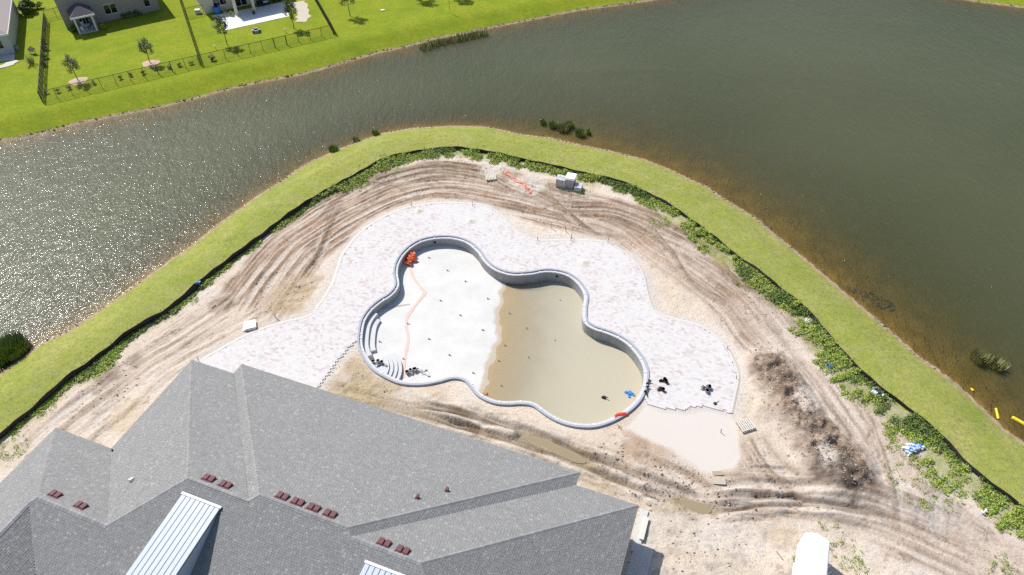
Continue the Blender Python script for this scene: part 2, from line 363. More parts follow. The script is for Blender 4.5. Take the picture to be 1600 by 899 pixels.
# ------------------------------------------------------------------ lake
def water_mat(name, murk, tint, k_rough, bumps, fres=1.33, murk_b=None, sheen=0):
    t = NT(name); a = t.attr('alpha').outputs['Fac']; t.t.nodes.remove(t.b)
    hgt = None
    for sc, stx, rz, amp, dist in bumps:
        mp = t.n('ShaderNodeMapping'); mp.inputs['Rotation'].default_value = (0, 0, rz); mp.inputs['Scale'].default_value = (1, stx, 1); t.l(t.pos(), mp.inputs['Vector'])
        n = t.math('MULTIPLY', t.noise(sc, 3, .55, mp.outputs[0], dist), amp); hgt = n if hgt is None else t.math('ADD', hgt, n)
    bm = t.n('ShaderNodeBump'); bm.inputs['Strength'].default_value = 1; bm.inputs['Distance'].default_value = 1.0; t.l(hgt, bm.inputs['Height'])
    dif = t.n('ShaderNodeBsdfDiffuse')
    if murk_b is None: dif.inputs[0].default_value = (*murk, 1)
    else: t.l(t.mix(t.maprange(t.noise(.03, 3), .35, .65), murk, murk_b), dif.inputs[0])
    tr = t.n('ShaderNodeBsdfTransparent'); tr.inputs[0].default_value = (*tint, 1)
    m1 = t.n('ShaderNodeMixShader'); t.l(a, m1.inputs[0]); t.l(tr.outputs[0], m1.inputs[1]); t.l(dif.outputs[0], m1.inputs[2])
    gl = t.n('ShaderNodeBsdfGlossy'); gl.inputs['Roughness'].default_value = k_rough; t.l(bm.outputs[0], gl.inputs['Normal'])
    fr = t.n('ShaderNodeFresnel'); fr.inputs[0].default_value = fres; t.l(bm.outputs[0], fr.inputs['Normal'])
    m2 = t.n('ShaderNodeMixShader'); t.l(fr.outputs[0], m2.inputs[0]); t.l(m1.outputs[0], m2.inputs[1]); t.l(gl.outputs[0], m2.inputs[2])
    if sheen:      # ripples too fine to resolve widen part of the reflection
        g2 = t.n('ShaderNodeBsdfGlossy'); g2.inputs['Roughness'].default_value = sheen; t.l(bm.outputs[0], g2.inputs['Normal']); mg = t.n('ShaderNodeMixShader'); mg.inputs[0].default_value = .6
        t.l(gl.outputs[0], mg.inputs[1]); t.l(g2.outputs[0], mg.inputs[2]); t.l(mg.outputs[0], m2.inputs[2])
    t.l(m2.outputs[0], t.out.inputs['Surface']); return t.m
M['lake'] = water_mat('lake_water', (.066, .073, .030), (.84, .78, .56), .09, [(1.9, .35, R(20), .10, .6), (.6, .5, R(-14), .13, .3), (5, .6, R(35), .06, .3)], murk_b=(.083, .087, .04), sheen=.33)
keep = (dl < .8)
kq = quads[keep[quads].any(1)]
u, inv = np.unique(kq, return_inverse=True)
dep = np.maximum(ZW-h[u], 0)
lake = fastmesh('lake', np.c_[x[u], y[u], np.full(len(u), ZW)], inv.reshape(-1, 4), M['lake'], attrs={'alpha': 1-np.exp(-dep*2.1)})
tag(lake, kind='structure')

# ------------------------------------------------------------------ building site: bare sand, wheel tracks, spoil heap, trenches
sx = np.arange(-50, 56, .115); sy = np.arange(14, 77, .115)
X, Y = np.meshgrid(sx, sy); x = X.ravel(); y = Y.ravel()
PCi = pool_off(.28)
keepv = in_poly(x, y, site_poly) & ~in_poly(x, y, PCi)
idx = np.arange(len(x)).reshape(len(sy), len(sx))
quads = np.stack([idx[:-1, :-1], idx[:-1, 1:], idx[1:, 1:], idx[1:, :-1]], -1).reshape(-1, 4)
quads = quads[keepv[quads].sum(1) >= 3]
u, inv = np.unique(quads, return_inverse=True); quads = inv.reshape(-1, 4); x = x[u]; y = y[u]
sand = np.array([.70, .59, .48]); brown = np.array([.385, .268, .185]); dark = np.array([.17, .12, .085]); pale = np.array([.71, .645, .57]); tan = np.array([.55, .44, .30])
n_big = fbm(x, y, 4, .12); n_mid = fbm(x+40, y, 5, .55); n_fine = fbm(x, y+70, 4, 2.2)
col = sand*(1+.0*x[:, None]); smo = np.zeros(len(x))
def blend(c, m, rgb): return c+(np.asarray(rgb)-c)*np.clip(m, 0, 1)[:, None]
col = blend(col, sstep(.4, .7, n_mid)*.7, pale)
col = blend(col, sstep(.52, .72, n_big+.25*(n_mid-.5))*.4, tan)
hh = .16*(n_mid-.5)+.07*(n_fine-.5)
TRACKS = [  # line, half width, colour, strength, rut height, stripes per metre
    ([(375, 505), (405, 462), (440, 410), (490, 365), (545, 325), (600, 297), (670, 281), (750, 290), (840, 312), (950, 342), (1040, 380), (1110, 428), (1180, 490), (1235, 550)], 3.4, brown, .95, .15, 2.2),
    ([(545, 320), (600, 286), (670, 268), (750, 272), (810, 292), (880, 318), (960, 330), (1040, 365), (1120, 415), (1190, 475), (1225, 500)], 1.5, (.32, .225, .155), .9, .18, 2.2),
    ([(1150, 452), (1215, 520), (1290, 605), (1350, 675), (1420, 755), (1500, 835), (1600, 915), (1700, 990)], 2.3, (.58, .465, .38), 1.0, .06, 1.2),
    ([(1300, 700), (1380, 760), (1460, 815), (1540, 870), (1640, 930)], 3.0, (.60, .485, .395), .8, .07, 1.0),
    ([(1090, 778), (1150, 772), (1220, 770), (1290, 775), (1360, 788), (1430, 806), (1500, 836)], 1.7, (.36, .27, .2), .95, .26, 2.0),
    ([(1110, 800), (1200, 800), (1300, 806), (1400, 830), (1480, 860), (1560, 890)], 1.6, (.52, .41, .32), .8, .08, 1.4),
    ([(500, 590), (600, 618), (700, 642), (800, 668), (880, 700), (960, 730), (1040, 765), (1110, 788)], .9, (.34, .26, .17), .85, .26, 1.0),
    ([(480, 612), (640, 640), (740, 668), (850, 706), (930, 738), (1010, 772), (1100, 800)], .8, (.37, .29, .19), .75, .2, 1.2),
    ([(960, 690), (1020, 715), (1090, 745), (1130, 770)], 1.5, (.44, .33, .24), .8, .12, 1.5),
    ([(1165, 675), (1185, 715), (1215, 750), (1250, 770)], 1.5, (.45, .35, .26), .9, .12, 1.4),
    ([(20, 735), (110, 655), (200, 585), (290, 520), (380, 445)], 1.6, (.5, .4, .31), .55, .16, 1.3),
    ([(455, 455), (490, 410), (510, 360), (530, 315)], .5, (.33, .235, .16), .8, .14, 2.0), ([(640, 300), (600, 285), (560, 292), (520, 318), (500, 345)], .5, (.33, .235, .16), .7, .14, 2.0), ([(850, 300), (890, 335), (930, 362), (990, 372)], .5, (.34, .24, .165), .8, .16, 2.0), ([(1010, 345), (1060, 410), (1090, 450), (1150, 480)], .55, (.33, .235, .165), .8, .16, 2.0), ([(1120, 400), (1150, 440), (1190, 460), (1230, 500)], .7, (.32, .225, .155), .8, .2, 1.6), ([(1350, 640), (1380, 720), (1400, 790), (1390, 850)], .5, (.42, .33, .25), .7, .12, 2.0),
    ([(640, 628), (760, 655), (860, 690), (960, 728), (1060, 768), (1115, 790)], .28, (.2, .15, .1), 1.0, .3, .7), ([(660, 650), (780, 682), (880, 715), (980, 755), (1080, 795)], .22, (.24, .18, .12), .9, .25, .7), ([(1110, 783), (1180, 776), (1250, 776), (1330, 786), (1400, 800)], .2, (.17, .12, .085), 1.0, .3, .7), ([(1100, 797), (1180, 789), (1260, 787), (1330, 796), (1420, 815)], .2, (.18, .13, .09), 1.0, .3, .7),
    ([(60, 745), (170, 660), (260, 580), (350, 520), (420, 470)], 1.2, (.56, .46, .36), .5, .12, 1.3)]
for px, hw, rgb, st, amp, fr in TRACKS:
    pl = smooth_line(GL(px), 1.0); d, a, s_ = pdist(x, y, pl); p = d*s_
    near = d < hw+2
    wob = p+(fbm(a, p*.1, 2, .1)-.5)*2.2
    streak = fbm(a*.14, wob*fr*2.0, 5, 1.0); lug = .5+.5*np.sin(a*2*np.pi/.33+6*vnoise(a*.2, wob*2))
    sf_ = min(1, hw); m = sstep(hw+.9*sf_, hw-.5*sf_, d+min(1.6, .25+hw)*(fbm(x, y, 3, .4)-.5))
    m = np.where(near, m, 0)*(.7+.6*sstep(.36, .6, fbm(x+13, y-8, 3, .22)))
    La = np.linalg.norm(np.diff(pl[:, :2], axis=0), axis=1).sum(); fe = min(3.0, La*.2); m = np.clip(m, 0, 1)*sstep(0, fe, a)*sstep(La, La-fe, a)
    if hw < .3:
        berm = np.exp(-((d-hw-.45)/.22)**2)*sstep(0, fe, a)*sstep(La, La-fe, a)*sstep(.3, .55, n_mid); hh = hh-.3*m+.2*berm; col = blend(col, berm*.6, pale)
    k = sstep(.40, .56, streak)
    col = blend(col, m*st*(.55+.5*k), rgb); col = blend(col, m*st*sstep(.57, .66, streak)*.75*sstep(.3, .55, n_mid), np.asarray(rgb)*.5)
    col = blend(col, m*sstep(.43, .33, streak)*.45, pale)
    s2 = fbm(a*.22+5, wob*fr*1.7+3, 3, 1.0); ln_ = sstep(.03, .004, np.abs(s2-.5))*sstep(.42, .58, fbm(a*.35, wob*.8, 2))*m
    col = blend(col, ln_*.8, np.asarray(rgb)*.4); hh = hh-ln_*.07
    hh = hh+m*amp*((streak-.5)*2.2+.12*(lug-.5)*k)
# spoil heap
heap = GL([(1205, 583), (1222, 610), (1235, 640), (1258, 670), (1285, 702), (1318, 735)]); d, a, s_ = pdist(x, y, heap)
lump = fbm(x, y, 5, .55); m = sstep(3.3, .6, d+2.2*(lump-.5))
hh += m*(.75+1.9*(lump-.38)+.7*(fbm(x, y, 4, 1.9)-.5)); col = blend(col, m*1.1*(.75+.5*n_mid), (.29, .21, .15))
col = blend(col, m*sstep(.5, .66, fbm(x+9, y, 4, 1.1))*.85, (.47, .37, .29)); col = blend(col, m*sstep(.55, .7, fbm(x, y+31, 4, .8))*.7, dark)
for (qx, qy, r, st, cc) in [(1214, 594, 1.5, .95, (.17, .125, .09)), (1308, 735, 2.0, 1, (.10, .075, .055)), (1285, 742, 1.2, .9, (.12, .09, .065)), (1340, 742, 1.0, .8, (.2, .15, .11)), (1262, 632, 1.6, .8, (.66, .58, .5)), (1288, 715, .9, .7, pale),
        (172, 590, 1.3, .75, (.24, .18, .13)), (150, 612, .8, .6, (.26, .2, .14)), (210, 563, 1.0, .65, (.26, .2, .15)), (345, 474, 1.1, .6, (.3, .22, .15)), (450, 470, 2.2, .75, (.47, .35, .22)), (480, 440, 1.5, .6, (.44, .33, .21)),
        (200, 655, 2.0, .6, tan), (560, 592, 2.6, .85, (.44, .34, .2)), (600, 606, 2.2, .7, (.46, .36, .22)), (525, 605, 1.6, .6, (.44, .35, .23)), (680, 612, 1.0, .5, tan), (1015, 695, 2.2, .75, (.48, .36, .27)), (1050, 812, 2.4, .7, (.53, .43, .31)), (1225, 835, 1.2, .5, tan), (1000, 700, 1.0, .5, brown),
        (1075, 790, 1.3, .6, (.36, .27, .2)), (770, 262, 2.5, .75, pale), (830, 285, 2.2, .7, pale), (900, 292, 2.0, .6, (.6, .5, .36)), (1420, 790, 1.5, .35, (.5, .47, .45)), (1470, 790, 1.6, .5, (.5, .48, .45)), (1455, 815, 1.0, .5, (.5, .46, .43)), (1500, 812, 1.6, .5, (.44, .35, .28))]:
    g = G(qx, qy); d = np.hypot(x-g[0], (y-g[1])*.8)+1.4*(n_mid-.5)*r*.9+.5*(n_fine-.5); m = sstep(r, r*.45, d); col = blend(col, m*st, cc); hh += m*.10*(n_fine-.3)
# grey scatter on the yard beside the clubhouse
yard = GL([(1000, 800), (1120, 800), (1250, 830), (1260, 899), (1230, 960), (960, 960)]); ym = in_poly(x, y, yard)
col = blend(col, ym*sstep(.55, .72, fbm(x, y, 4, 1.6))*.7, (.42, .36, .32)); col = blend(col, ym*sstep(.52, .66, fbm(x+5, y+5, 4, .45))*.5, pale)
# trampled dark flecks everywhere
col = blend(col, sstep(.70, .82, fbm(x*1.3, y*1.3+5, 3, 1.9))*.5, (.3, .22, .16))
# sparse green at the feet of the weeds
dsf, asf, _ = pdist(x, y, FLs[::2])
wid = 1.0+2.2*sstep(.35, .65, fbm(asf, asf*0, 3, .09))*(1+.0*asf)
LEFT_ARC = pdist(np.array([G(470, 320, .55)[0]]), np.array([G(470, 320, .55)[1]]), FLs)[1][0]
RIGHT_ARC = pdist(np.array([G(1180, 416, .55)[0]]), np.array([G(1180, 416, .55)[1]]), FLs)[1][0]
def weed_width(arc):
    n = fbm(arc, arc*0+3, 3, .11)
    left = .2+1.3*sstep(.52, .7, n); top = .4+1.2*n; right = 1.1+2.0*n
    t1 = sstep(LEFT_ARC-3, LEFT_ARC+5, arc); t2 = sstep(RIGHT_ARC-14, RIGHT_ARC+4, arc)
    return (left*(1-t1)+top*t1)*(1-t2)+right*t2
ww = weed_width(asf)
col = blend(col, sstep(ww+1.1, ww-.5, dsf+1.6*(n_mid-.5))*.75, (.3, .32, .1))
# flat, raked areas
dk = in_poly(x, y, DECK); sc = in_poly(x, y, SCREED)
ddk, _, _ = pdist(x, y, DECK, True); dsc, _, _ = pdist(x, y, SCREED, True)
fl = np.maximum(np.where(dk, 1, sstep(1.0, .1, ddk)), np.where(sc, 1, sstep(.8, .1, dsc)))
hh = hh*(1-fl)+(-.015)*fl
smo = np.where(sc, sstep(.0, .6, dsc), 0); col = blend(col, np.where(sc, sstep(.0, .6, dsc+.4*(n_fine-.5)), 0)*.97, (.62, .565, .51)); col = blend(col, np.where(dk, 1, sstep(1.2, .0, ddk+1.2*(n_mid-.5))*.8), (.62, .58, .54))
dp, _, _ = pdist(x, y, PC, True); k = sstep(1.2, .1, dp); hh = hh*(1-k)+(-.03)*k
hh = np.where(dsf < .5, np.minimum(hh, .02), hh)
# trench water lies in two long hollows beside the clubhouse
TR = [GL([(818, 682), (850, 693), (885, 708), (915, 722)]), GL([(1062, 782), (1085, 790), (1112, 797)])]
for q, wd in zip(TR, (.4, .4)):
    d, a, _ = pdist(x, y, q); m = sstep(wd+.5, wd-.3, d+.5*(n_fine-.5)); hh = hh*(1-m)-.16*m; col = blend(col, m*.9, (.33, .26, .16))
def dirt_mat():
    t = NT('sandy_soil'); a = t.attr('col').outputs['Color']; n = t.noise(5.5, 5, .7); n2 = t.noise(1.1, 4, .6)
    rk = t.math('SUBTRACT', 1.0, t.math('MULTIPLY', t.attr('raked').outputs['Fac'], .92)); c = t.mix(t.math('MULTIPLY', t.maprange(n, .50, .64, 0, .45), rk), a, (.5, .4, .32), 'MULTIPLY'); c = t.mix(t.math('MULTIPLY', t.maprange(n2, .45, .75, 0, .25), rk), c, (.74, .66, .58))
    t.bump(t.math('MULTIPLY', t.noise(5, 6, .8), rk), .8, .13); return t.fin(c, .97, .08)
site = fastmesh('construction_ground', np.c_[x, y, hh], quads, dirt_mat(), smooth=True, attrs={'col': np.clip(col, 0.02, .9), 'raked': smo})
tag(site, kind='structure')
_ix = {}
_sx, _sy, _sh = x, y, hh
def SITE_Z(px_, py_):
    """height of the site soil at a point"""
    i = np.argmin((_sx-px_)**2+(_sy-py_)**2); return float(_sh[i])
M['puddle'] = water_mat('muddy_water', (.36, .29, .185), (.7, .6, .4), .05, [(3, .6, 0, .012, .2)])
for q, wd in zip(TR, (.42, .42)):
    ql = smooth_line(q, .3); t_ = np.gradient(ql[:, :2], axis=0); t_ /= np.linalg.norm(t_, axis=1)[:, None]; nn = np.c_[-t_[:, 1], t_[:, 0]]
    wv = wd*np.clip(np.sin(np.linspace(.12, math.pi-.12, len(ql)))*1.7, 0, 1)[:, None]
    rows = np.stack([np.c_[ql[:, :2]-nn*wv, np.full(len(ql), -.10)], np.c_[ql[:, :2]+nn*wv, np.full(len(ql), -.10)]])
    v = rows.reshape(-1, 3); n = len(ql)
    o = fastmesh('puddle', v, [(i, i+1, n+i+1, n+i) for i in range(n-1)], M['puddle'], attrs={'alpha': np.full(len(v), .85)}); tag(o, kind='structure')
# ------------------------------------------------------------------ swimming pool shell
pc0 = PC.mean(0)
pool = wparts(thing('swimming_pool', 'cloverleaf concrete swimming pool shell, half flooded with muddy water', 'swimming pool', (pc0[0], pc0[1], 0)))
N = len(PC)
def ring(d, z): o = pool_off(d); return np.c_[o, np.full(N, z)]
def band(profile, name, mat, parent=pool):
    mb = MB(); rows = [ring(d, z) for d, z in profile]; n = len(rows)
    v = np.concatenate(rows); f = []
    for k in range(n-1):
        for i in range(N):
            j = (i+1) % N; f.append((k*N+i, k*N+j, (k+1)*N+j, (k+1)*N+i) if PSIDE < 0 else (k*N+i, (k+1)*N+i, (k+1)*N+j, k*N+j))
    mb.add(v, f); o = mb.build(name, mat, parent); return o
def wall_mat():
    t = NT('pool_wall_plaster'); n = t.noise(1.2, 5, .7); mp = t.n('ShaderNodeMapping'); mp.inputs['Scale'].default_value = (1, 1, .12); t.l(t.pos(), mp.inputs['Vector'])
    s_ = t.noise(2.2, 4, .6, mp.outputs[0]); c = t.mix(n, (.29, .29, .29), (.42, .42, .41)); c = t.mix(t.maprange(s_, .5, .75, 0, .5), c, (.2, .2, .2)); return t.fin(c, .9, .2)
M['poolwall'] = wall_mat()
def floor_mat():
    t = NT('pool_floor_plaster'); n = t.noise(.5, 5, .6); n2 = t.noise(3, 5, .7)
    c = t.mix(t.maprange(n, .35, .65), (.61, .595, .565), (.68, .665, .635)); c = t.mix(t.maprange(n2, .5, .8, 0, .3), c, (.5, .5, .48))
    w_ = t.attr('wet').outputs['Fac']; e = t.math('ADD', w_, t.math('MULTIPLY', t.math('SUBTRACT', n2, .5), .25)); c = t.mix(t.maprange(e, .4, .6), c, (.49, .42, .325)); return t.fin(c, .85, .25)
band([(0, -.5), (0, .15), (.015, .165), (.19, .165), (.2, .155), (.2, .04)], 'coping', M['coping'])
band([(.2, .04), (.45, .04), (.46, .03), (.46, -.06)], 'bond_beam', M['ledge'])
band([(.46, -.06), (.47, -3.2)], 'wall', M['poolwall'])
x0, y0 = PC.min(0)-.3; x1, y1 = PC.max(0)+.3
fx = np.arange(x0, x1, .25); fy = np.arange(y0, y1, .25); X, Y = np.meshgrid(fx, fy); x = X.ravel(); y = Y.ravel()
kin = in_poly(x, y, pool_off(.1)); idx = np.arange(len(x)).reshape(len(fy), len(fx)); q = np.stack([idx[:-1, :-1], idx[:-1, 1:], idx[1:, 1:], idx[1:, :-1]], -1).reshape(-1, 4); q = q[kin[q].any(1)]
u, inv = np.unique(q, return_inverse=True); q = inv.reshape(-1, 4); x = x[u]; y = y[u]; zf = pool_floor(x, y)
o = fastmesh('floor', np.c_[x, y, zf]-np.array(pool['_o']), q, floor_mat(), pool, smooth=True, attrs={'wet': sstep(ZPW+.05, ZPW-.02, zf)})
M['poolwater'] = water_mat('muddy_pool_water', (.52, .46, .325), (.92, .88, .78), .06, [(2.5, .6, .3, .006, .2)], murk_b=(.48, .45, .345))
pin = in_poly(x, y, pool_off(.44)); kk = pin[q].any(1)
o = fastmesh('pool_water', np.c_[x, y, np.full(len(x), ZPW)], q[kk], M['poolwater'], attrs={'alpha': 1-np.exp(-np.maximum(ZPW-zf, 0)*4.2)}); tag(o, kind='structure')
# bench and shallow step along the left wall, four curved entry steps
def near_i(px, py): g = G(px, py, .16); return int(np.argmin(np.hypot(PC[:, 0]-g[0], PC[:, 1]-g[1])))
def arcband(i0, i1, d0, d1, zt, zb, name, mat):
    ii = np.arange(i0, i1+1) if i0 <= i1 else np.concatenate([np.arange(i0, N), np.arange(0, i1+1)])
    a = pool_off(d0)[ii]; b = pool_off(d1)[ii]; mb = MB(); n = len(ii)
    v = np.concatenate([np.c_[a, np.full(n, zt)], np.c_[b, np.full(n, zt)], np.c_[b, np.full(n, zb)], np.c_[a, np.full(n, zb)]])
    f = [(k*n+i, k*n+i+1, ((k+1) % 4)*n+i+1, ((k+1) % 4)*n+i) for k in range(4) for i in range(n-1)]+[(0, n, 2*n, 3*n), (n-1, 4*n-1, 3*n-1, 2*n-1)]
    mb.add(v, f); return mb.build(name, mat, pool)
iA, iB = near_i(566, 556), near_i(577, 479)
arcband(iA, iB, .47, .95, -.32, -2.2, 'bench', M['ledge'])
arcband((iA+3) % N, (iB-2) % N, .95, 1.5, -.56, -2.2, 'step', M['ledge'])
cst = G(570, 577, -.35)
for k in range(4):
    r = 2.15+.36*k; a = [R(t) for t in np.linspace(-28, 44, 14)]
    mb = MB(); outer = [(cst[0]+r*math.cos(t), cst[1]+r*math.sin(t)) for t in a]; inner = [(cst[0]+(r-.36-(1.0 if k == 0 else 0))*math.cos(t), cst[1]+(r-.36-(1.0 if k == 0 else 0))*math.sin(t)) for t in a[::-1]]
    mb.prism(outer+inner, -2.2, -.2-.14*k); mb.build('step', M['ledge'], pool)
for (qx, qy) in [(727, 440), (699, 423), (688, 470), (762, 467), (719, 493), (754, 516), (670, 530), (702, 555), (637, 506), (630, 561), (739, 583), (670, 403), (593, 534), (796, 490), (789, 540), (823, 514), (826, 560), (867, 537), (875, 475), (779, 564), (783, 603)]:
    g = G(qx, qy, ZPW+.1); z = float(pool_floor(np.array([g[0]]), np.array([g[1]]))[0]); g = G(qx, qy, z)
    mb = MB(); mb.tube([g+np.array([0, 0, -.05]), g+np.array([0, 0, max(.09, ZPW-z+.04)])], [.085, .07], 8); mb.tube([g+np.array([.03, -.02, .0]), g+np.array([.2, -.1, .03])], .035, 5); mb.build('floor_inlet', M['rubble'], pool)
for (qx, qy) in [(679, 381), (873, 430)]:
    i = near_i(qx, qy-10); c2 = pool_off(.45)[i]; tg = PC[(i+2) % N]-PC[i-2]; tg /= np.linalg.norm(tg); inn = pool_off(.6)[i]-c2; inn /= np.linalg.norm(inn)
    mb = MB(); mb.tube([(*c2, -.42), (c2[0]+inn[0]*.06, c2[1]+inn[1]*.06, -.42)], .14, 12); mb.build('light_niche', M['black'], pool)
for k in range(0, N, 7):
    a = pool_off(.17)[k]; b = pool_off(.44)[k]; d = b-a; mb = MB(); mb.box(((a[0]+b[0])/2, (a[1]+b[1])/2, .06), (np.linalg.norm(d), .09, .035), math.atan2(d[1], d[0])); mb.build('tie_strap', M['white'], pool)

# ------------------------------------------------------------------ paver deck
TH = -0.3561
ux, uy = math.cos(TH), math.sin(TH)
dc = DECK[:, :2].mean(0)
deck = wparts(thing('paver_deck', 'pale pink and grey paver deck laid round the pool, unfinished on two sides', 'deck', (dc[0], dc[1], 0)))
pw, ph = .31, .21
ii, jj = np.meshgrid(np.arange(-115, 115), np.arange(-150, 150)); ii = ii.ravel().astype(float); jj = jj.ravel().astype(float)
s_ = (ii+.5*(jj % 2))*pw; t_ = jj*ph
cx = dc[0]+s_*ux-t_*uy; cy = dc[1]+s_*uy+t_*ux
ok = in_poly(cx, cy, DECK) & ~in_poly(cx, cy, pool_off(.08)); cx = cx[ok]; cy = cy[ok]; n = len(cx)
g_ = .0012; hx = pw/2-g_; hy = ph/2-g_
loc = np.array([(-hx, -hy), (hx, -hy), (hx, hy), (-hx, hy)])
off = np.stack([loc[:, 0]*ux-loc[:, 1]*uy, loc[:, 0]*uy+loc[:, 1]*ux], 1)
ztop = .055+.004*(rng.random(n)-.5)
top = np.concatenate([np.stack([cx[:, None]+off[:, 0], cy[:, None]+off[:, 1]], -1), np.broadcast_to(ztop[:, None, None], (n, 4, 1))], -1)
bot = top.copy(); bot[..., 2] = -.03
v = np.concatenate([top, bot], 1).reshape(-1, 3); b = (np.arange(n)*8)[:, None]
q = np.concatenate([b+np.array(f) for f in [(0, 1, 2, 3), (0, 4, 5, 1), (1, 5, 6, 2), (2, 6, 7, 3), (3, 7, 4, 0)]])
o = fastmesh('paver', v-np.array(deck['_o']), q, M['paver'], deck); tag(o, kind='stuff')
mb = MB(); e = smooth_line(GL(DECK_px[:40], .06), .4); tt = np.gradient(e[:, :2], axis=0); tt /= np.linalg.norm(tt, axis=1)[:, None]; nn = np.c_[-tt[:, 1], tt[:, 0]]
mb.sheet([np.c_[e[:, :2]-nn*.10, np.full(len(e), .062)], np.c_[e[:, :2]+nn*.08, np.full(len(e), .066)], np.c_[e[:, :2]+nn*.28, np.full(len(e), -.03)]]); mb.build('edge_haunch', M['sandbed'], deck)
def heap_obj(name, label, cat, px, py, r, h_, mat, seed=0, zb=.05):
    g = G(px, py, zb); gr = np.random.default_rng(seed); mb = MB(); rows = []
    for k in range(7):
        t = k/6; row = []
        for a in range(17):
            an = 2*math.pi*(a % 16)/16; q_ = 1+.09*math.sin(3*an+seed)+.06*math.sin(5*an+2*seed)
            row.append((g[0]+r*t*q_*math.cos(an), g[1]+r*t*q_*math.sin(an), zb+h_*(1-t)**1.3*(1+.2*gr.random())))
        rows.append(row)
    mb.sheet(rows); return tag(mb.build(name, mat, smooth=True), label, cat)
for k, (qx, qy, r, l) in enumerate([(912, 411, .75, 'small white sand heap on the deck right of the upper pool lobe'), (654, 330, .6, 'small white sand heap at the top left of the paver deck'), (735, 346, .65, 'small white sand heap on the deck above the pool neck')]):
    heap_obj('sand_pile', l, 'sand pile', qx, qy, r, .18, M['sandbed'], k)

# ------------------------------------------------------------------ clubhouse: hip roof over a stepped plan, fitted to the eaves and ridges
EZ = 3.3; K = CAM_H-EZ; PR = .4788
TA, TB, TC, TD = [t*K for t in (.2759, .4791, .5030, .4792)]
sB, sC, sR, sD = [t*K for t in (.1182, .2105, .8567, .9581)]
rA, rB, rC, rD = [t*K for t in (.2759/2+.0086, .4791/2-.0067, .5030/2-.0074, .4792/2-.0038)]
hA, hB, hC, hR, hD = [t*K for t in (.2759/2+.0004, .4791/2-.0072, .5030/2+.0025, .5030/2+.0024, .4792/2+.0045)]
wW = .2723/2*K; ox, oy = -.8692*K, .4339*K; sA = 0
def B3(s, t, z): return np.array([ox+s*ux-t*uy, oy+s*uy+t*ux, EZ+z])
def B2(s, t): return B3(s, t, 0)[:2]
rp = lambda s, t: B3(s, t, PR*t)                       # a point of the long slope that faces the court
hw_ = hA*wW/rA
P = dict(a=B3(0, TA, 0), ar=rp(hA, rA), ab=B3(sB, TA, 0), abr=rp(sB+hB*rA/rB, rA), b=B3(sB, TB, 0), br=rp(sB+hB, rB), bc=B3(sC, TB, 0), bcr=rp(sC+hC*rB/rC, rB),
    c=B3(sC, TC, 0), cr=rp(sC+hC, rC), d=B3(sR, TC, 0), dr=rp(sR-hR, rC), dd=B3(sR, TD, 0), ddr=rp(sR-hR*rD/rC, rD), e=B3(sD, TD, 0), er=rp(sD-hD, rD), w=rp(hw_, wW))
tw = -14.0                                             # the left wing runs on towards the court
P['wr'] = B3(hw_, tw, PR*wW); P['wl'] = B3(0, tw, 0); P['wi'] = B3(2*hw_, tw, 0); P['wv'] = B3(2*hw_, 0, 0)
P['e0'] = B3(sD, 0, 0)
PL = [('a', 'ab', 'abr', 'ar'), ('wl', 'a', 'ar', 'w', 'wr'), ('ab', 'b', 'br', 'abr'), ('b', 'bc', 'bcr', 'br'), ('bc', 'c', 'cr', 'bcr'), ('c', 'd', 'dr', 'cr'),
      ('d', 'dd', 'ddr', 'dr'), ('dd', 'e', 'er', 'ddr'), ('e', 'e0', 'er'), ('wv', 'w', 'ar', 'abr', 'br', 'bcr', 'cr', 'dr', 'ddr', 'er', 'e0'), ('wi', 'wr', 'w', 'wv')]
dirs = ['u', 'v', 'v', 'u', 'v', 'u', 'v', 'u', 'v', 'u', 'v']
U3 = np.array([ux, uy, 0]); V3 = np.array([-uy, ux, 0])
club_o = B3(18, 8, -EZ)
club = wparts(thing('clubhouse', 'large clubhouse with grey shingled hip roof in front of the pool', 'building', club_o))
rb = MB()
for q in PL: rb.slab([P[k]-np.array([0, 0, .03]) for k in q], .12)
roof = rb.build('roof', M['ridgecap'], club)
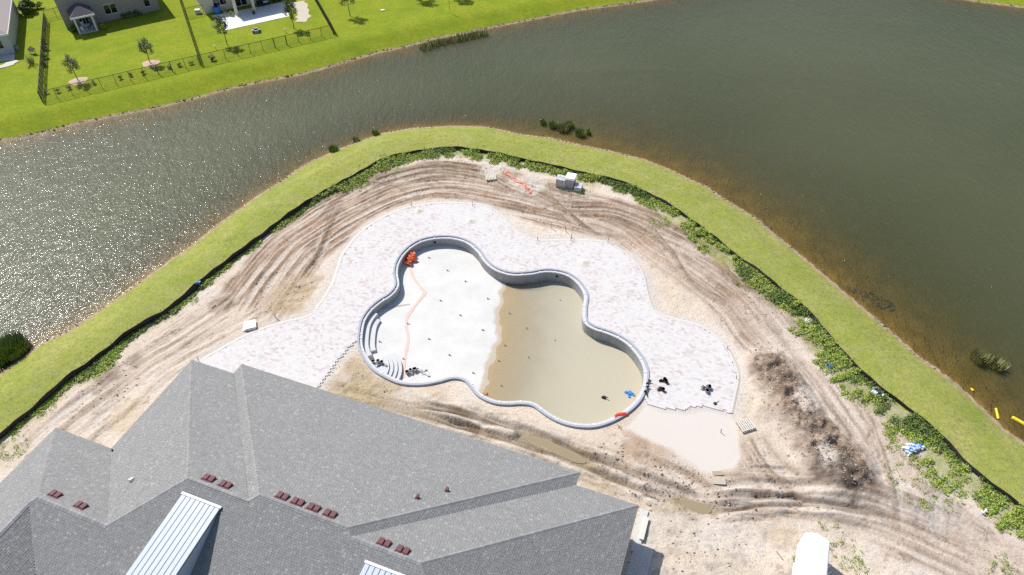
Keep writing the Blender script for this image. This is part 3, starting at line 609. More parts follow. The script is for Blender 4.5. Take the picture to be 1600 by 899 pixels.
def shingle_plane(pts, e, expo=.15, wid=.2):
    pts = np.array(pts); nrm = np.zeros(3)
    for i in range(len(pts)): nrm += np.cross(pts[i]-pts[0], pts[(i+1) % len(pts)]-pts[0])
    nrm /= np.linalg.norm(nrm); nrm = nrm if nrm[2] > 0 else -nrm
    e = e-nrm*np.dot(e, nrm); e /= np.linalg.norm(e); g = np.cross(nrm, e); g = g if g[2] > 0 else -g
    o_ = pts[np.argmin(pts[:, 2])]; A = (pts-o_)@e; Bq = (pts-o_)@g; out = []
    for r_ in range(int(Bq.max()/expo)+1):
        b0 = r_*expo; bm = b0+expo/2; xs = []
        for i in range(len(pts)):
            b1, b2 = Bq[i], Bq[(i+1) % len(pts)]
            if (b1 > bm) != (b2 > bm): xs.append(A[i]+(A[(i+1) % len(pts)]-A[i])*(bm-b1)/(b2-b1))
        xs.sort()
        for k in range(0, len(xs)-1, 2):
            p = xs[k]-rng.random()*wid
            while p < xs[k+1]:
                q_ = p+wid*(.7+.6*rng.random()); a0 = max(p, xs[k]); a1 = min(q_, xs[k+1])
                if a1-a0 > .02: out.append((a0, a1, b0))
                p = q_
    a = np.array(out); n = len(a); lift = .012+.014*rng.random(n)
    pt = lambda al, be, li: o_+al[:, None]*e+be[:, None]*g+li[:, None]*nrm
    gp = .006
    v = np.stack([pt(a[:, 0]+gp, a[:, 2]-.01, lift), pt(a[:, 1]-gp, a[:, 2]-.01, lift), pt(a[:, 1]-gp, a[:, 2]+expo+.02, lift*0+.008), pt(a[:, 0]+gp, a[:, 2]+expo+.02, lift*0+.008), pt(a[:, 0]+gp, a[:, 2]-.01, lift*0-.02), pt(a[:, 1]-gp, a[:, 2]-.01, lift*0-.02)], 1)
    b = (np.arange(n)*6)[:, None]
    return v.reshape(-1, 3), np.concatenate([b+np.array((0, 1, 2, 3)), b+np.array((4, 5, 1, 0))])
for q, dch in zip(PL, dirs):
    v, f = shingle_plane([P[k] for k in q], U3 if dch == 'u' else V3)
    o = fastmesh('shingles', v-np.array(club['_o']), f, M['shingle'], roof); tag(o, kind='stuff')
def cap(p, q, w_=.17, name='ridge_cap'):
    d = q-p; L = np.linalg.norm(d); d /= L; sd = np.cross(d, (0, 0, 1)); sd /= np.linalg.norm(sd); mb = MB(); n = max(1, int(L/.3))
    for i in range(n):
        a = p+d*(L*i/n); b = p+d*(L*(i+1)/n+.02); lift = np.array([0, 0, .035]); lo = np.array([0, 0, -.055])
        mb.add([a+sd*w_+lo, a+lift, a-sd*w_+lo, b+sd*w_+lo+np.array([0, 0, .012]), b+lift+np.array([0, 0, .012]), b-sd*w_+lo+np.array([0, 0, .012])], [(0, 1, 4, 3), (1, 2, 5, 4)])
    return mb.build(name, M['ridgecap'], roof)
for a, b in [('a', 'ar'), ('ar', 'abr'), ('abr', 'br'), ('b', 'br'), ('br', 'bcr'), ('bcr', 'cr'), ('c', 'cr'), ('cr', 'dr'), ('d', 'dr'), ('dr', 'ddr'), ('ddr', 'er'), ('e', 'er'), ('ar', 'w'), ('w', 'wr'), ('e0', 'er')]: cap(P[a], P[b])
# walls, fascia
def inset(s, t): return B2(s, t)
ov = .55
foot = [inset(ov, tw), inset(ov, TA-ov), inset(sB+ov, TA-ov), inset(sB+ov, TB-ov), inset(sC+ov, TB-ov), inset(sC+ov, TC-ov), inset(sR-ov, TC-ov), inset(sR-ov, TD-ov), inset(sD-ov, TD-ov), inset(sD-ov, ov), inset(2*hw_-ov, ov), inset(2*hw_-ov, tw)]
mb = MB(); mb.prism(foot, -.3, EZ-.12); M['stucco'] = simple('stucco', (.62, .58, .52), .95, .08, 5); mb.build('wall', M['stucco'], club)
eav = ['wl', 'a', 'ab', 'b', 'bc', 'c', 'd', 'dd', 'e', 'e0', 'wv', 'wi']
for i in range(len(eav)-1):
    p, q = P[eav[i]], P[eav[i+1]]; d = q-p; L = np.linalg.norm(d); m = (p+q)/2; mb = MB(); mb.box(m+np.array([0, 0, -.13]), (L+.04, .04, .2), math.atan2(d[1], d[0])); mb.build('fascia', M['white'], club)
# roof vents
UP = lambda key: None
def roof_pt(px, py, q):
    p = [P[k] for k in q]; n = np.cross(p[1]-p[0], p[2]-p[0]); n /= np.linalg.norm(n); n = n if n[2] > 0 else -n
    return on_plane(px, py, p[0], n), n
def vent(px, py, q, wide, deep, tall, mat, name, parts=2):
    p, n = roof_pt(px, py, q); e = U3-n*np.dot(U3, n); e /= np.linalg.norm(e); g = np.cross(n, e); g = g if g[2] > 0 else -g
    def bx(mb, a0, a1, b0, b1, h0, h1):
        vv = [p+a*e+b*g+hh_*n for (a, b, hh_) in [(a0, b0, 0), (a1, b0, 0), (a1, b1, 0), (a0, b1, 0), (a0+.03, b0, h0), (a1-.03, b0, h0), (a1-.03, b1-.05, h1), (a0+.03, b1-.05, h1)]]
        mb.add(vv, [(0, 3, 2, 1), (4, 5, 6, 7), (0, 1, 5, 4), (1, 2, 6, 5), (2, 3, 7, 6), (3, 0, 4, 7)])
    mb = MB(); w2 = wide/2
    if parts == 2: bx(mb, -w2, -.02, -deep/2, deep/2, tall, tall*.55); bx(mb, .02, w2, -deep/2, deep/2, tall, tall*.55); bx(mb, -w2-.08, w2+.08, -deep/2-.08, deep/2+.08, .03, .03)
    else: bx(mb, -w2, w2, -deep/2, deep/2, tall, tall*.6)
    return mb.build(name, mat, roof)
for (qx, qy, q) in [(86, 774, PL[0]), (126, 791.5, PL[0]), (326, 749, PL[3]), (352, 759, PL[3]), (441, 777, PL[5]), (465, 786, PL[5]), (490, 795, PL[5]), (515.5, 804.5, PL[5]), (600, 850, PL[7]), (629, 861.5, PL[7])]:
    vent(qx, qy, q, .78, .46, .2, M['maroon'], 'roof_vent')
vent(651.7, 779, PL[5], .24, .24, .3, M['maroon'], 'pipe_vent', 1); vent(697.7, 768, PL[5], .24, .24, .3, M['maroon'], 'pipe_vent', 1)
vent(207.6, 750.5, PL[2], .34, .3, .24, M['white'], 'white_vent', 1)
pp, _ = roof_pt(177, 706, PL[0]); mb = MB(); mb.tube([pp, pp+np.array([0, 0, .3])], .06, 8); mb.build('pipe_vent', M['black'], roof)
# two shed dormers roofed with standing seam metal
vp = PL[9]
def metal_mat():
    t = NT('galvalume_panel'); n = t.noise(.7, 3); return t.fin(t.mix(n, (.44, .49, .57), (.50, .55, .62)), .45, .4, 0)
M['metal'] = metal_mat(); M['seam'] = simple('seam_shadow_line', (.09, .12, .19), .5, .1, 3)
def dormer(plx, ply, prx, pry, name_l):
    a, n = roof_pt(plx, ply, vp); b, _ = roof_pt(prx, pry, vp); wv_ = np.dot(b-a, U3); lift = np.array([0, 0, .1])
    L = 7.2; slope = .10; dn_ = np.array([-V3[0], -V3[1], -slope]); a = a+lift; b = a+U3*wv_
    rt = MB(); rt.slab([a, b, b+dn_*L, a+dn_*L], .1); base = rt.build('dormer_roof', M['seam'], roof)
    k = 8; pwid = wv_/k
    for i in range(k):
        mb = MB(); p0 = a+U3*(i*pwid+.03)+np.array([0, 0, .012]); p1 = a+U3*((i+1)*pwid-.03)+np.array([0, 0, .012]); mb.slab([p0, p1, p1+dn_*L, p0+dn_*L], .01); mb.build('metal_panel', M['metal'], base)
    mb = MB(); mb.box((a+b)/2+np.array([0, 0, .03]), (wv_+.1, .16, .05), TH); mb.build('ridge_flashing', M['white'], base)
    for e_, in ((a,), (b,)):
        mb = MB(); q0 = e_-U3*np.sign(np.dot(e_-(a+b)/2, U3))*.12-np.array([0, 0, .1]); q1 = q0+dn_*(L-.3); r1 = q1.copy(); ts = np.dot(q1[:2]-np.array([ox, oy]), V3[:2]); r1[2] = EZ+PR*ts-.1
        mb.add([q0, q1, r1, q0+U3*.05, q1+U3*.05, r1+U3*.05], [(0, 1, 2), (3, 5, 4), (0, 3, 4, 1), (1, 4, 5, 2), (2, 5, 3, 0)]); mb.build('dormer_cheek', M['metal'], base)
    ff = MB(); q0 = a+dn_*(L-.3)+U3*.1; q1 = b+dn_*(L-.3)-U3*.1; ts = np.dot(q0[:2]-np.array([ox, oy]), V3[:2]); zb = EZ+PR*ts
    ff.add([q0-np.array([0, 0, .1]), q1-np.array([0, 0, .1]), (q1[0], q1[1], zb), (q0[0], q0[1], zb)], [(0, 1, 2, 3)]); ff.build('dormer_front', M['stucco'], base)
dormer(286, 772, 347, 791, '1'); dormer(571.5, 879, 640, 901, '2')
# slabs beside the right end of the clubhouse
pad = wparts(thing('concrete_pad', 'pale concrete equipment pad at the right corner of the clubhouse', 'concrete pad', G(1000, 840)))
mb = MB(); mb.prism(GL([(1000, 795), (1013, 800), (1003, 840), (1000, 862), (985, 862)]), -.1, .12); mb.prism(GL([(993, 848), (1022, 858), (1020, 866), (1012, 899), (1005, 930), (970, 925)]), -.1, .1); mb.build('slab', M['concrete'], pad)
mb = MB(); mb.box(G(1006, 828)+np.array([0, 0, .2]), (.3, 1.8, .16), TH); mb.build('kerb_form', M['palewood'], pad)
# ------------------------------------------------------------------ small plants
def leaves(n, cen, rad, size, g, up=.3):
    """n leaf quads (v,f) around given centres"""
    c = cen[g.integers(0, len(cen), n)] if len(cen) > 1 else np.repeat(cen, n, 0)
    r = rad[g.integers(0, len(rad), n)] if np.ndim(rad) else rad
    d = g.normal(size=(n, 3)); d /= np.linalg.norm(d, axis=1)[:, None]; p = c+d*(g.random(n)**.4)[:, None]*np.reshape(r, (-1, 1))
    a = g.normal(size=(n, 3))*np.array([1, 1, .45]); a /= np.linalg.norm(a, axis=1)[:, None]; b = np.cross(a, g.normal(size=(n, 3))); b[:, 2] *= .5; b /= np.linalg.norm(b, axis=1)[:, None]
    s = size*(.6+.8*g.random(n))[:, None]
    v = np.stack([p-a*s, p+b*s*.45, p+a*s, p-b*s*.45], 1).reshape(-1, 3)
    return v, np.arange(4*n).reshape(-1, 4)
def make_tree(name, label, base, H, cr, n, mat, seed, group=None, cat='tree', trunk_r=.07):
    g = np.random.default_rng(seed); t = thing(name, label, cat, base, g.random()*6, group); b0 = H*.42
    mb = MB(); path = [(0, 0, -.05), (g.normal()*.03, g.normal()*.03, H*.2), (g.normal()*.06, g.normal()*.06, b0), (g.normal()*.1, g.normal()*.1, H*.72), (0, 0, H*.93)]
    mb.tube(path, [trunk_r, trunk_r*.85, trunk_r*.7, trunk_r*.4, .012], 7); cen = []
    for k in range(9):
        z = b0+(H*.5)*k/8.5; an = k*2.4+g.random(); L = cr*(1.05-.55*abs(k/8-.35))*(.75+.4*g.random()); e = np.array([math.cos(an)*L, math.sin(an)*L, z+L*.55])
        mid = np.array([e[0]*.5, e[1]*.5, z+L*.2]); mb.tube([(0, 0, z-.1), mid, e], [trunk_r*.4, trunk_r*.25, .008], 4); cen += [e, mid*.6+e*.4, e*np.array([.7, .7, 1])+np.array([0, 0, .1*H])]
    mb.build('trunk', M['bark'], t); cen.append(np.array([0, 0, H*.95])); cen = np.array(cen)
    rad = np.full(len(cen), cr*.42)*(.6+.7*g.random(len(cen)))
    v, f = leaves(n, cen, rad, .085*H/3.3, g); fastmesh('crown', v, f, mat, t); return t
def clump(name, label, px, py, z, r, hgt, n, mat, seed, cat='reeds', group=None, lean=.35):
    g = np.random.default_rng(seed); c = G(px, py, z); an = g.random(n)*2*math.pi; rr = r*np.sqrt(g.random(n)); bx = np.c_[rr*np.cos(an), rr*np.sin(an), np.full(n, -.15)]
    hh_ = hgt*(.55+.6*g.random(n)); ln = lean*hh_; a2 = an+g.normal(size=n)*.7; tip = bx+np.c_[ln*np.cos(a2), ln*np.sin(a2), hh_+.15]; mid = (bx+tip)/2+np.c_[0*an, 0*an, .12*hh_]
    sd = np.c_[-np.sin(a2), np.cos(a2), 0*a2]*(.018+.03*g.random(n))[:, None]
    v = np.stack([bx-sd, bx+sd, mid+sd*.8, mid-sd*.8, tip], 1).reshape(-1, 3); b = (np.arange(n)*5)[:, None]
    me = MB(); me.add(v, [tuple(q) for q in (b+np.array((0, 1, 2, 3)))]+[tuple(q) for q in (b+np.array((3, 2, 4)))]); o = me.build(name, mat, origin=(0, 0, 0)); o.location = c; return tag(o, label, cat, group)
clump('reed_clump', 'big dark reed bed at the left water edge', 18, 548, ZW, 1.5, 1.0, 1500, M['reed'], 1)
clump('reed_clump', 'lower dark reed tuft spilling off the left frame edge', -8, 562, ZW, 1.5, .9, 900, M['reed'], 2)
clump('reed_clump', 'lone dark green reed tuft nearest the bank, left of the lawn tip', 522, 236, ZW, .55, .7, 260, M['reed'], 3)
clump('reed_clump', 'faint brownish reed tuft, middle of three along the near shore', 557, 220, ZW, .4, .5, 110, M['reed_pale'], 4)
clump('reed_clump', 'small green reed tuft, topmost of three along the near shore', 588, 211, ZW, .4, .65, 170, M['reed'], 5)
for k, (qx, qy, r, mm, l) in enumerate([(849, 193, .4, 'reed', 'small dark water plant, leftmost of the cluster off the lawn tip'), (864, 198, .55, 'reed', 'dark water plant second from left in the cluster off the lawn tip'), (880, 203, .8, 'reed_pale', 'broad light green water plant in the middle of the cluster'), (890, 198, .6, 'reed', 'dark water plant behind the light green one in the cluster'), (907, 211, .65, 'reed', 'round dark water plant at the right end of the cluster'), (920, 209, .25, 'reed', 'tiny dark water plant right of the cluster')]):
    clump('water_plant', l, qx, qy, ZW, r, .55+.25*r, int(300*r), M[mm], 20+k, 'water plant')
clump('reed_clump', 'olive reed clump standing in the right of the lake, left of two', 1531, 562, ZW, .8, .75, 230, M['reed_pale'], 31)
clump('reed_clump', 'olive reed clump in the right of the lake, right of two', 1556, 572, ZW, .75, .7, 210, M['reed_pale'], 32)
for k, (qx, qy) in enumerate([(665, 76), (678, 71), (692, 68), (706, 65), (718, 62), (730, 59), (742, 57), (754, 54)]):
    clump('shore_reeds', '%s reed tuft from the left in the reed bed along the far shore' % ORD[k], qx, qy, ZW, .95, .75, 130, M['reed_pale' if k % 3 != 1 else 'reed'], 40+k, 'reeds', 'reed bed on the far shore')
# weeds inside the silt fence: ground cover nobody could count
g = np.random.default_rng(11)
fa = np.concatenate([[0], np.cumsum(np.linalg.norm(np.diff(FLs[:, :2], axis=0), axis=1))]); tg = np.gradient(FLs[:, :2], axis=0); tg /= np.linalg.norm(tg, axis=1)[:, None]
inn = np.c_[tg[:, 1], -tg[:, 0]]; tp = FLs[30, :2]+inn[30]*.5
if not in_poly(np.array([tp[0]]), np.array([tp[1]]), site_poly)[0]: inn = -inn
def weed_points(n, k0, k1):
    arc = g.random(n)*fa[-1]; wdt = weed_width(arc); d = .12+(g.random(n)**1.3)*wdt*1.5; i = np.clip(np.searchsorted(fa, arc), 0, len(FLs)-1)
    p = FLs[i, :2]+inn[i]*d[:, None]; ok = (.55*fbm(p[:, 0], p[:, 1], 3, .9)+.45*fbm(p[:, 0]+50, p[:, 1], 3, .28)+.16*(1-d/(wdt+.2)) > k0) & (arc > 6); return p[ok], (d/(wdt+.2))[ok], arc[ok]
p, dr_, arc = weed_points(15000, .505, 0)
hgt = (.08+.95*np.clip(fbm(p[:, 0]+30, p[:, 1], 3, .5)-.25, 0, 1))*(1.1-.6*dr_)*(.55+.45*sstep(LEFT_ARC-3, LEFT_ARC+5, arc))
darkm = fbm(p[:, 0], p[:, 1]+77, 3, .35)+.18*(1-dr_) > .68
for nm, lab, sel, mt in (('weeds', 'bright green weeds growing along the inside of the silt fence', ~darkm, 'leaf_weed'), ('weeds', 'darker bushy weeds crowding against the silt fence', darkm, 'leaf_dark')):
    q = p[sel]; hq = hgt[sel]; k = 12; n = len(q)*k; rep = np.repeat(np.arange(len(q)), k)
    c = np.c_[q[rep]+g.normal(size=(n, 2))*.16, hq[rep]*g.random(n)+.03]
    v, f = leaves(n, np.zeros((1, 3)), 0.02, .085, g); v = v+np.repeat(c, 4, 0); v[:, 2] = np.maximum(v[:, 2], -.02)
    o = fastmesh(nm, v, f, M[mt]); tag(o, lab, 'weeds', kind='stuff')
# scattered sprigs on the sand
pts_ = []
for (qx, qy, r, n) in [(1430, 755, 2.0, 70), (1470, 770, 1.5, 40), (1560, 880, 1.2, 30), (1262, 850, .5, 60), (1290, 812, .9, 18), (1250, 880, .5, 50), (1320, 860, 1.2, 26), (1335, 890, 1.0, 30), (600, 262, 3, 70), (740, 255, 4, 60), (1030, 345, 1.2, 60), (560, 285, 2, 30), (140, 578, .6, 30), (70, 640, .8, 40), (20, 700, 1.2, 50), (900, 295, 2, 40), (1400, 700, .8, 30), (300, 470, .6, 15), (1445, 790, .5, 20)]:
    c = G(qx, qy); a = g.random(n)*6.28; rr = r*np.sqrt(g.random(n)); pts_.append(np.c_[c[0]+rr*np.cos(a), c[1]+rr*np.sin(a)])
q = np.concatenate(pts_); k = 9; rep = np.repeat(np.arange(len(q)), k); n = len(rep); c = np.c_[q[rep]+g.normal(size=(n, 2))*.09, .04+.1*g.random(n)]
v, f = leaves(n, np.zeros((1, 3)), .02, .06, g); o = fastmesh('sprigs', v+np.repeat(c, 4, 0), f, M['leaf_weed']); tag(o, 'sparse green sprigs coming up through the bare sand', 'weeds', kind='stuff')
# grass blades on the near bank and rubble at the waterline
NSs = smooth_line(NS, .5); na = np.concatenate([[0], np.cumsum(np.linalg.norm(np.diff(NSs[:, :2], axis=0), axis=1))])
bb_n = 75000; bx = -48+100*g.random(bb_n); by = 18+70*g.random(bb_n)
ok = in_poly(bx, by, near_poly) & ~in_poly(bx, by, site_poly); bx = bx[ok]; by = by[ok]; dd, _, _ = pdist(bx, by, NS); ok = (dd+.5*(fbm(bx, by, 2, 1.6)-.5) > .02); bx = bx[ok]; by = by[ok]; dd = dd[ok]
bz = bank(dd); n = len(bx); an = g.random(n)*6.28; hgt_ = .03+.05*g.random(n); wv_ = .02+.015*g.random(n); ln = g.normal(size=(n, 2))*.10
v = np.stack([np.c_[bx-np.cos(an)*wv_, by-np.sin(an)*wv_, bz-.03], np.c_[bx+np.cos(an)*wv_, by+np.sin(an)*wv_, bz-.03], np.c_[bx+ln[:, 0], by+ln[:, 1], bz+hgt_]], 1).reshape(-1, 3)
o = fastmesh('grass', v, np.arange(3*n).reshape(-1, 3), M['blade']); tag(o, 'short mown grass on the strip between silt fence and lake', 'grass', kind='stuff')
def clods(name, label, centers, size, mat, seed, cat='rubble'):
    g = np.random.default_rng(seed); n = len(centers); base = np.array([(1, 0, 0), (0, 1, 0), (-1, 0, 0), (0, -1, 0), (0, 0, 1), (0, 0, -1)], float)
    sc = size*(.4+1.2*g.random(n)**2)[:, None, None]*(.6+.8*g.random((n, 6, 1))); a = g.random(n)*6.28; Rm = np.stack([np.stack([np.cos(a), -np.sin(a), 0*a], -1), np.stack([np.sin(a), np.cos(a), 0*a], -1), np.stack([0*a, 0*a, 1+0*a], -1)], 1)
    v = np.einsum('nij,kj->nki', Rm, base)*sc*np.array([1.2, .9, .7])+centers[:, None, :]; b = (np.arange(n)*6)[:, None]
    f = np.concatenate([b+np.array(t) for t in [(0, 1, 4), (1, 2, 4), (2, 3, 4), (3, 0, 4), (1, 0, 5), (2, 1, 5), (3, 2, 5), (0, 3, 5)]]); o = fastmesh(name, v.reshape(-1, 3), f, mat); return tag(o, label, cat, kind='stuff')
cl = []
for (qx, qy, r, n) in [(1212, 596, 1.8, 200), (1230, 630, 2.2, 160), (1255, 668, 2.3, 170), (1285, 705, 2.2, 200), (1318, 735, 2.0, 240), (1110, 772, 2.0, 120), (1040, 752, 2.0, 90), (960, 722, 2.0, 70), (1200, 560, 2, 70), (1060, 830, 5, 120), (1130, 850, 4, 80), (880, 330, 3, 60), (1190, 480, 2, 70), (440, 455, 3, 90), (170, 600, 2.5, 90), (560, 600, 3, 60), (1250, 750, 3, 80)]:
    c = G(qx, qy); a = g.random(n)*6.28; rr = r*np.sqrt(g.random(n)); cl.append(np.c_[c[0]+rr*np.cos(a), c[1]+rr*np.sin(a)])
q = np.concatenate(cl); q = q[~in_poly(q[:, 0], q[:, 1], DECK) & ~in_poly(q[:, 0], q[:, 1], SCREED) & ~in_poly(q[:, 0], q[:, 1], PC)]
zz = np.array([SITE_Z(a, b) for a, b in q]); clods('dirt_clods', 'loose dirt clods scattered over spoil heap and wheel ruts', np.c_[q, zz+.01], .07, M['clod'], 3)
n = 1500; i = g.integers(0, len(NSs)-1, n); nt_ = np.gradient(NSs[:, :2], axis=0); nt_ /= np.linalg.norm(nt_, axis=1)[:, None]; nn = np.c_[-nt_[:, 1], nt_[:, 0]]; tp = NSs[200, :2]+nn[200]*.5
if in_poly(np.array([tp[0]]), np.array([tp[1]]), near_poly)[0]: nn = -nn
off = np.abs(g.normal(size=n))*.35; ok = fbm(na[i], na[i]*0, 3, .12) > .46; q = NSs[i, :2]+nn[i]*off[:, None]; q = q[ok]; off = off[ok]
clods('shore_rubble', 'dark rubble and dead stems strewn along the near waterline', np.c_[q, ZW+.1-.17*off], .085, M['rubble'], 5)
n = 900; FSs = smooth_line(FS, .5); i = g.integers(60, len(FSs)-60, n); q = FSs[i, :2]+g.normal(size=(n, 2))*.12; clods('shore_clods', 'dark earth lip broken away along the far lawn edge', np.c_[q, np.full(n, ZW+.12)], .12, M['rubble'], 6)
# sunken weed bed
c = G(1352, 466, ZW-.1); a = g.random(260)*6.28; rr = np.sqrt(g.random(260)); q = np.c_[c[0]+2.3*rr*np.cos(a)+1.0*rr*np.sin(a), c[1]-1.6*rr*np.cos(a)+.7*rr*np.sin(a), np.full(260, ZW-.12)]
v, f = leaves(1500, q, .12, .14, g); v[:, 2] = np.clip(v[:, 2], ZW-.22, ZW-.04); o = fastmesh('pond_weed', v, f, M['rubble']); tag(o, 'dark brown mat of pond weed just under the surface at right', 'pond weed')
# ------------------------------------------------------------------ silt fence
sf = wparts(thing('silt_fence', 'long black silt fence curving between the grass bank and the site', 'fence', (FLs[0][0], FLs[0][1], 0)))
k = len(FLs); lean = .16*np.sin(fa*.5)+.12*np.sin(fa*.23+1)+.1; ht = (.58+.07*np.sin(fa*2.4)+.05*np.sin(fa*.9))*(1-.28*sstep(LEFT_ARC, LEFT_ARC+20, fa)); out = -inn
topp = FLs[:, :2]; botp = FLs[:, :2]+inn*(lean*.5)[:, None]
mb = MB(); z0 = np.full(k, -.08)
mb.sheet([np.c_[botp, z0], np.c_[(botp+topp)/2+inn*.06, ht*.5], np.c_[topp, ht], np.c_[topp+out*.03, ht], np.c_[(botp+topp)/2+out*.03+inn*.06, ht*.5], np.c_[botp+out*.03, z0]]); mb.build('fabric', M['black'], sf)
for s0 in np.arange(2, fa[-1]-1, 2.6):
    i = int(np.searchsorted(fa, s0)); p_ = topp[i]+out[i]*.06; mb = MB(); mb.box((p_[0], p_[1], .3), (.04, .04, .85), 0.3); mb.build('stake', M['stake'], sf)
M['paleblue'] = simple('pale_blue_sheet', (.45, .6, .8), .6, .25, 6); M['greypl'] = simple('grey_plastic', (.3, .31, .34), .6, .3, 6)
# ------------------------------------------------------------------ loose things on the site
def SZ(px, py):
    g_ = G(px, py); return SITE_Z(g_[0], g_[1])
def pallet(label, px, py, rz, wx=1.25, wy=1.05, z=None, mat='palewood', tilt=0):
    z = SZ(px, py)+.1 if z is None else z; c = G(px, py, z); t = thing('pallet', label, 'pallet', c, rz); t.rotation_euler = (tilt, 0, rz)
    for i in range(7): mb = MB(); mb.box((-wx/2+wx*(i+.5)/7, 0, .13), (wx/7*.66, wy, .025)); mb.build('slat', M[mat], t)
    for i in range(3): mb = MB(); mb.box((0, -wy/2+.04+(wy-.08)*i/2, .065), (wx, .06, .1)); mb.build('stringer', M['wood'], t)
    for i in range(3): mb = MB(); mb.box((-wx/2+.08+(wx-.16)*i/2, 0, .006), (.1, wy, .015)); mb.build('bottom_board', M['wood'], t)
    return t
def ang(p, q, z=0): a = G(*p, z); b = G(*q, z); return math.atan2(b[1]-a[1], b[0]-a[0])
pallet('slatted wooden pallet lying on the brown dirt above the deck', 767, 278, ang((758, 281), (776, 279.5)))
pallet('weathered slatted pallet beside the dirt heap, right of the deck', 1165, 665, ang((1158, 676), (1180, 669)))
c = G(391, 511, .0); t = thing('panel_stack', 'stack of white panels lying at the left edge of the deck', 'panel stack', c, ang((380, 517), (401, 514)))
for i in range(4): mb = MB(); mb.box((.04*i-.05, .05*(i % 2), .05+.07*i), (1.15-.05*i, 1.0, .055), .04*i); mb.build('panel', M['white'], t)
c = G(1123, 752); t = thing('plywood_sheet', 'tan plywood sheet propped over a dark hole below the sand bed', 'plywood', (c[0], c[1], SZ(1123, 752)), -.05)
mb = MB(); mb.box((0, 0, .14), (1.0, .62, .03), 0, .2); mb.build('sheet', M['wood'], t); mb = MB(); mb.box((0, .62, .1), (.75, .5, .04), .1, -.35); mb.build('tilted_board', M['stake'], t)
# stacks of blocks
rzs = ang((869, 287), (905, 293)); M['block'] = leafmat('concrete_block', [(.4, .4, .42), (.5, .5, .51), (.6, .6, .6)])
for (qx, qy, nx_, ny_, nl, sx_, lab) in [(873.5, 289, 2, 3, 7, .3, 'narrow tall stack of grey blocks, leftmost of the four at the weeds'), (880, 290.5, 2, 3, 7, .3, 'narrow tall stack of grey blocks, second from left at the weeds'), (890.5, 290, 3, 4, 8, .36, 'tallest and widest stack of wrapped grey blocks at the weeds'), (903.5, 296.5, 2, 3, 3, .4, 'low leaning stack of pale blocks, rightmost at the weeds')]:
    c = G(qx, qy); t = thing('block_stack', lab, 'block stack', (c[0], c[1], SZ(qx, qy)-.01), rzs, 'block stacks by the silt fence')
    mb = MB(); mb.box((0, 0, .06), (nx_*sx_, ny_*.33, .1)); mb.build('pallet_base', M['wood'], t)
    for k in range(nl):
        mb = MB()
        for i in range(nx_):
            for j in range(ny_): mb.box(((i-(nx_-1)/2)*sx_+rng.normal()*.008, (j-(ny_-1)/2)*.33+rng.normal()*.008, .12+.065+.135*k), (sx_-.015, .315, .125))
        mb.build('course', M['block'], t)
    if nl == 8:
        mb = MB(); mb.box((.06, .1, .12+.135*nl+.03), (nx_*sx_*.98, ny_*.3, .05), .02); mb.build('wrap_sheet', M['white'], t)
# torn orange barrier mesh beside the tracks
def strip(name, label, cat, pxs, wdt, mat, zf, amp=.05, seed=0, parent=None):
    g_ = np.random.default_rng(seed); l = smooth_line(np.array([G(a, b) for a, b in pxs]), .12); tt_ = np.gradient(l[:, :2], axis=0); tt_ /= np.linalg.norm(tt_, axis=1)[:, None]+1e-9; nn_ = np.c_[-tt_[:, 1], tt_[:, 0]]
    wv_ = wdt*(.55+.9*fbm(np.arange(len(l))*.15+seed*7, np.zeros(len(l)), 3))[:, None]; rows = []
    for k in range(5):
        o_ = (k/4-.5)*2; xy = l[:, :2]+nn_*wv_*o_; z = np.array([zf(a, b) for a, b in xy])+.015+amp*np.abs(np.sin(np.arange(len(l))*.9+k*1.7+seed))*(g_.random(len(l))*.7+.3); rows.append(np.c_[xy, z])
    mb = MB(); mb.sheet(rows); return tag(mb.build(name, mat), label, cat)
M['faded'] = simple('faded_orange_net', (.74, .34, .24), .8, .2, 6)
strip('barrier_mesh', 'torn strip of faded orange barrier mesh across the upper tracks', 'barrier mesh', [(786, 268), (796, 275), (808, 283), (817, 287), (821, 293), (830, 302)], .22, M['faded'], SITE_Z, .12, 1)
PF = lambda a, b: float(pool_floor(np.array([a]), np.array([b]))[0])
def strip_pool(pxs): return [(P_[0], P_[1]) for P_ in (G(a, b, -1.35) for a, b in pxs)]
l0 = [(641, 412), (645, 432), (658, 450), (664, 457), (651, 475), (637, 495), (635, 510), (638, 530), (634, 552), (631, 575), (631, 590)]
_G = G
def G_pool(a, b, z=0): return _G(a, b, -.92)
G = G_pool; strip('pink_strip', 'faded pink plastic strip winding across the white pool floor', 'plastic strip', l0, .13, M['pink'], PF, .02, 3); G = _G
mb = MB(); c = G(643, 407, -.9); zc = PF(c[0], c[1])
for k in range(7): mb.blob((rng.normal()*.25, rng.normal()*.22, .22+.18*rng.random()), (.32, .28, .26), k, .55, 7, 5)
o = mb.build('orange_net_bundle', M['orange']); o.location = (c[0], c[1], zc); tag(o, 'crumpled heap of orange barrier netting against the pool wall', 'netting')
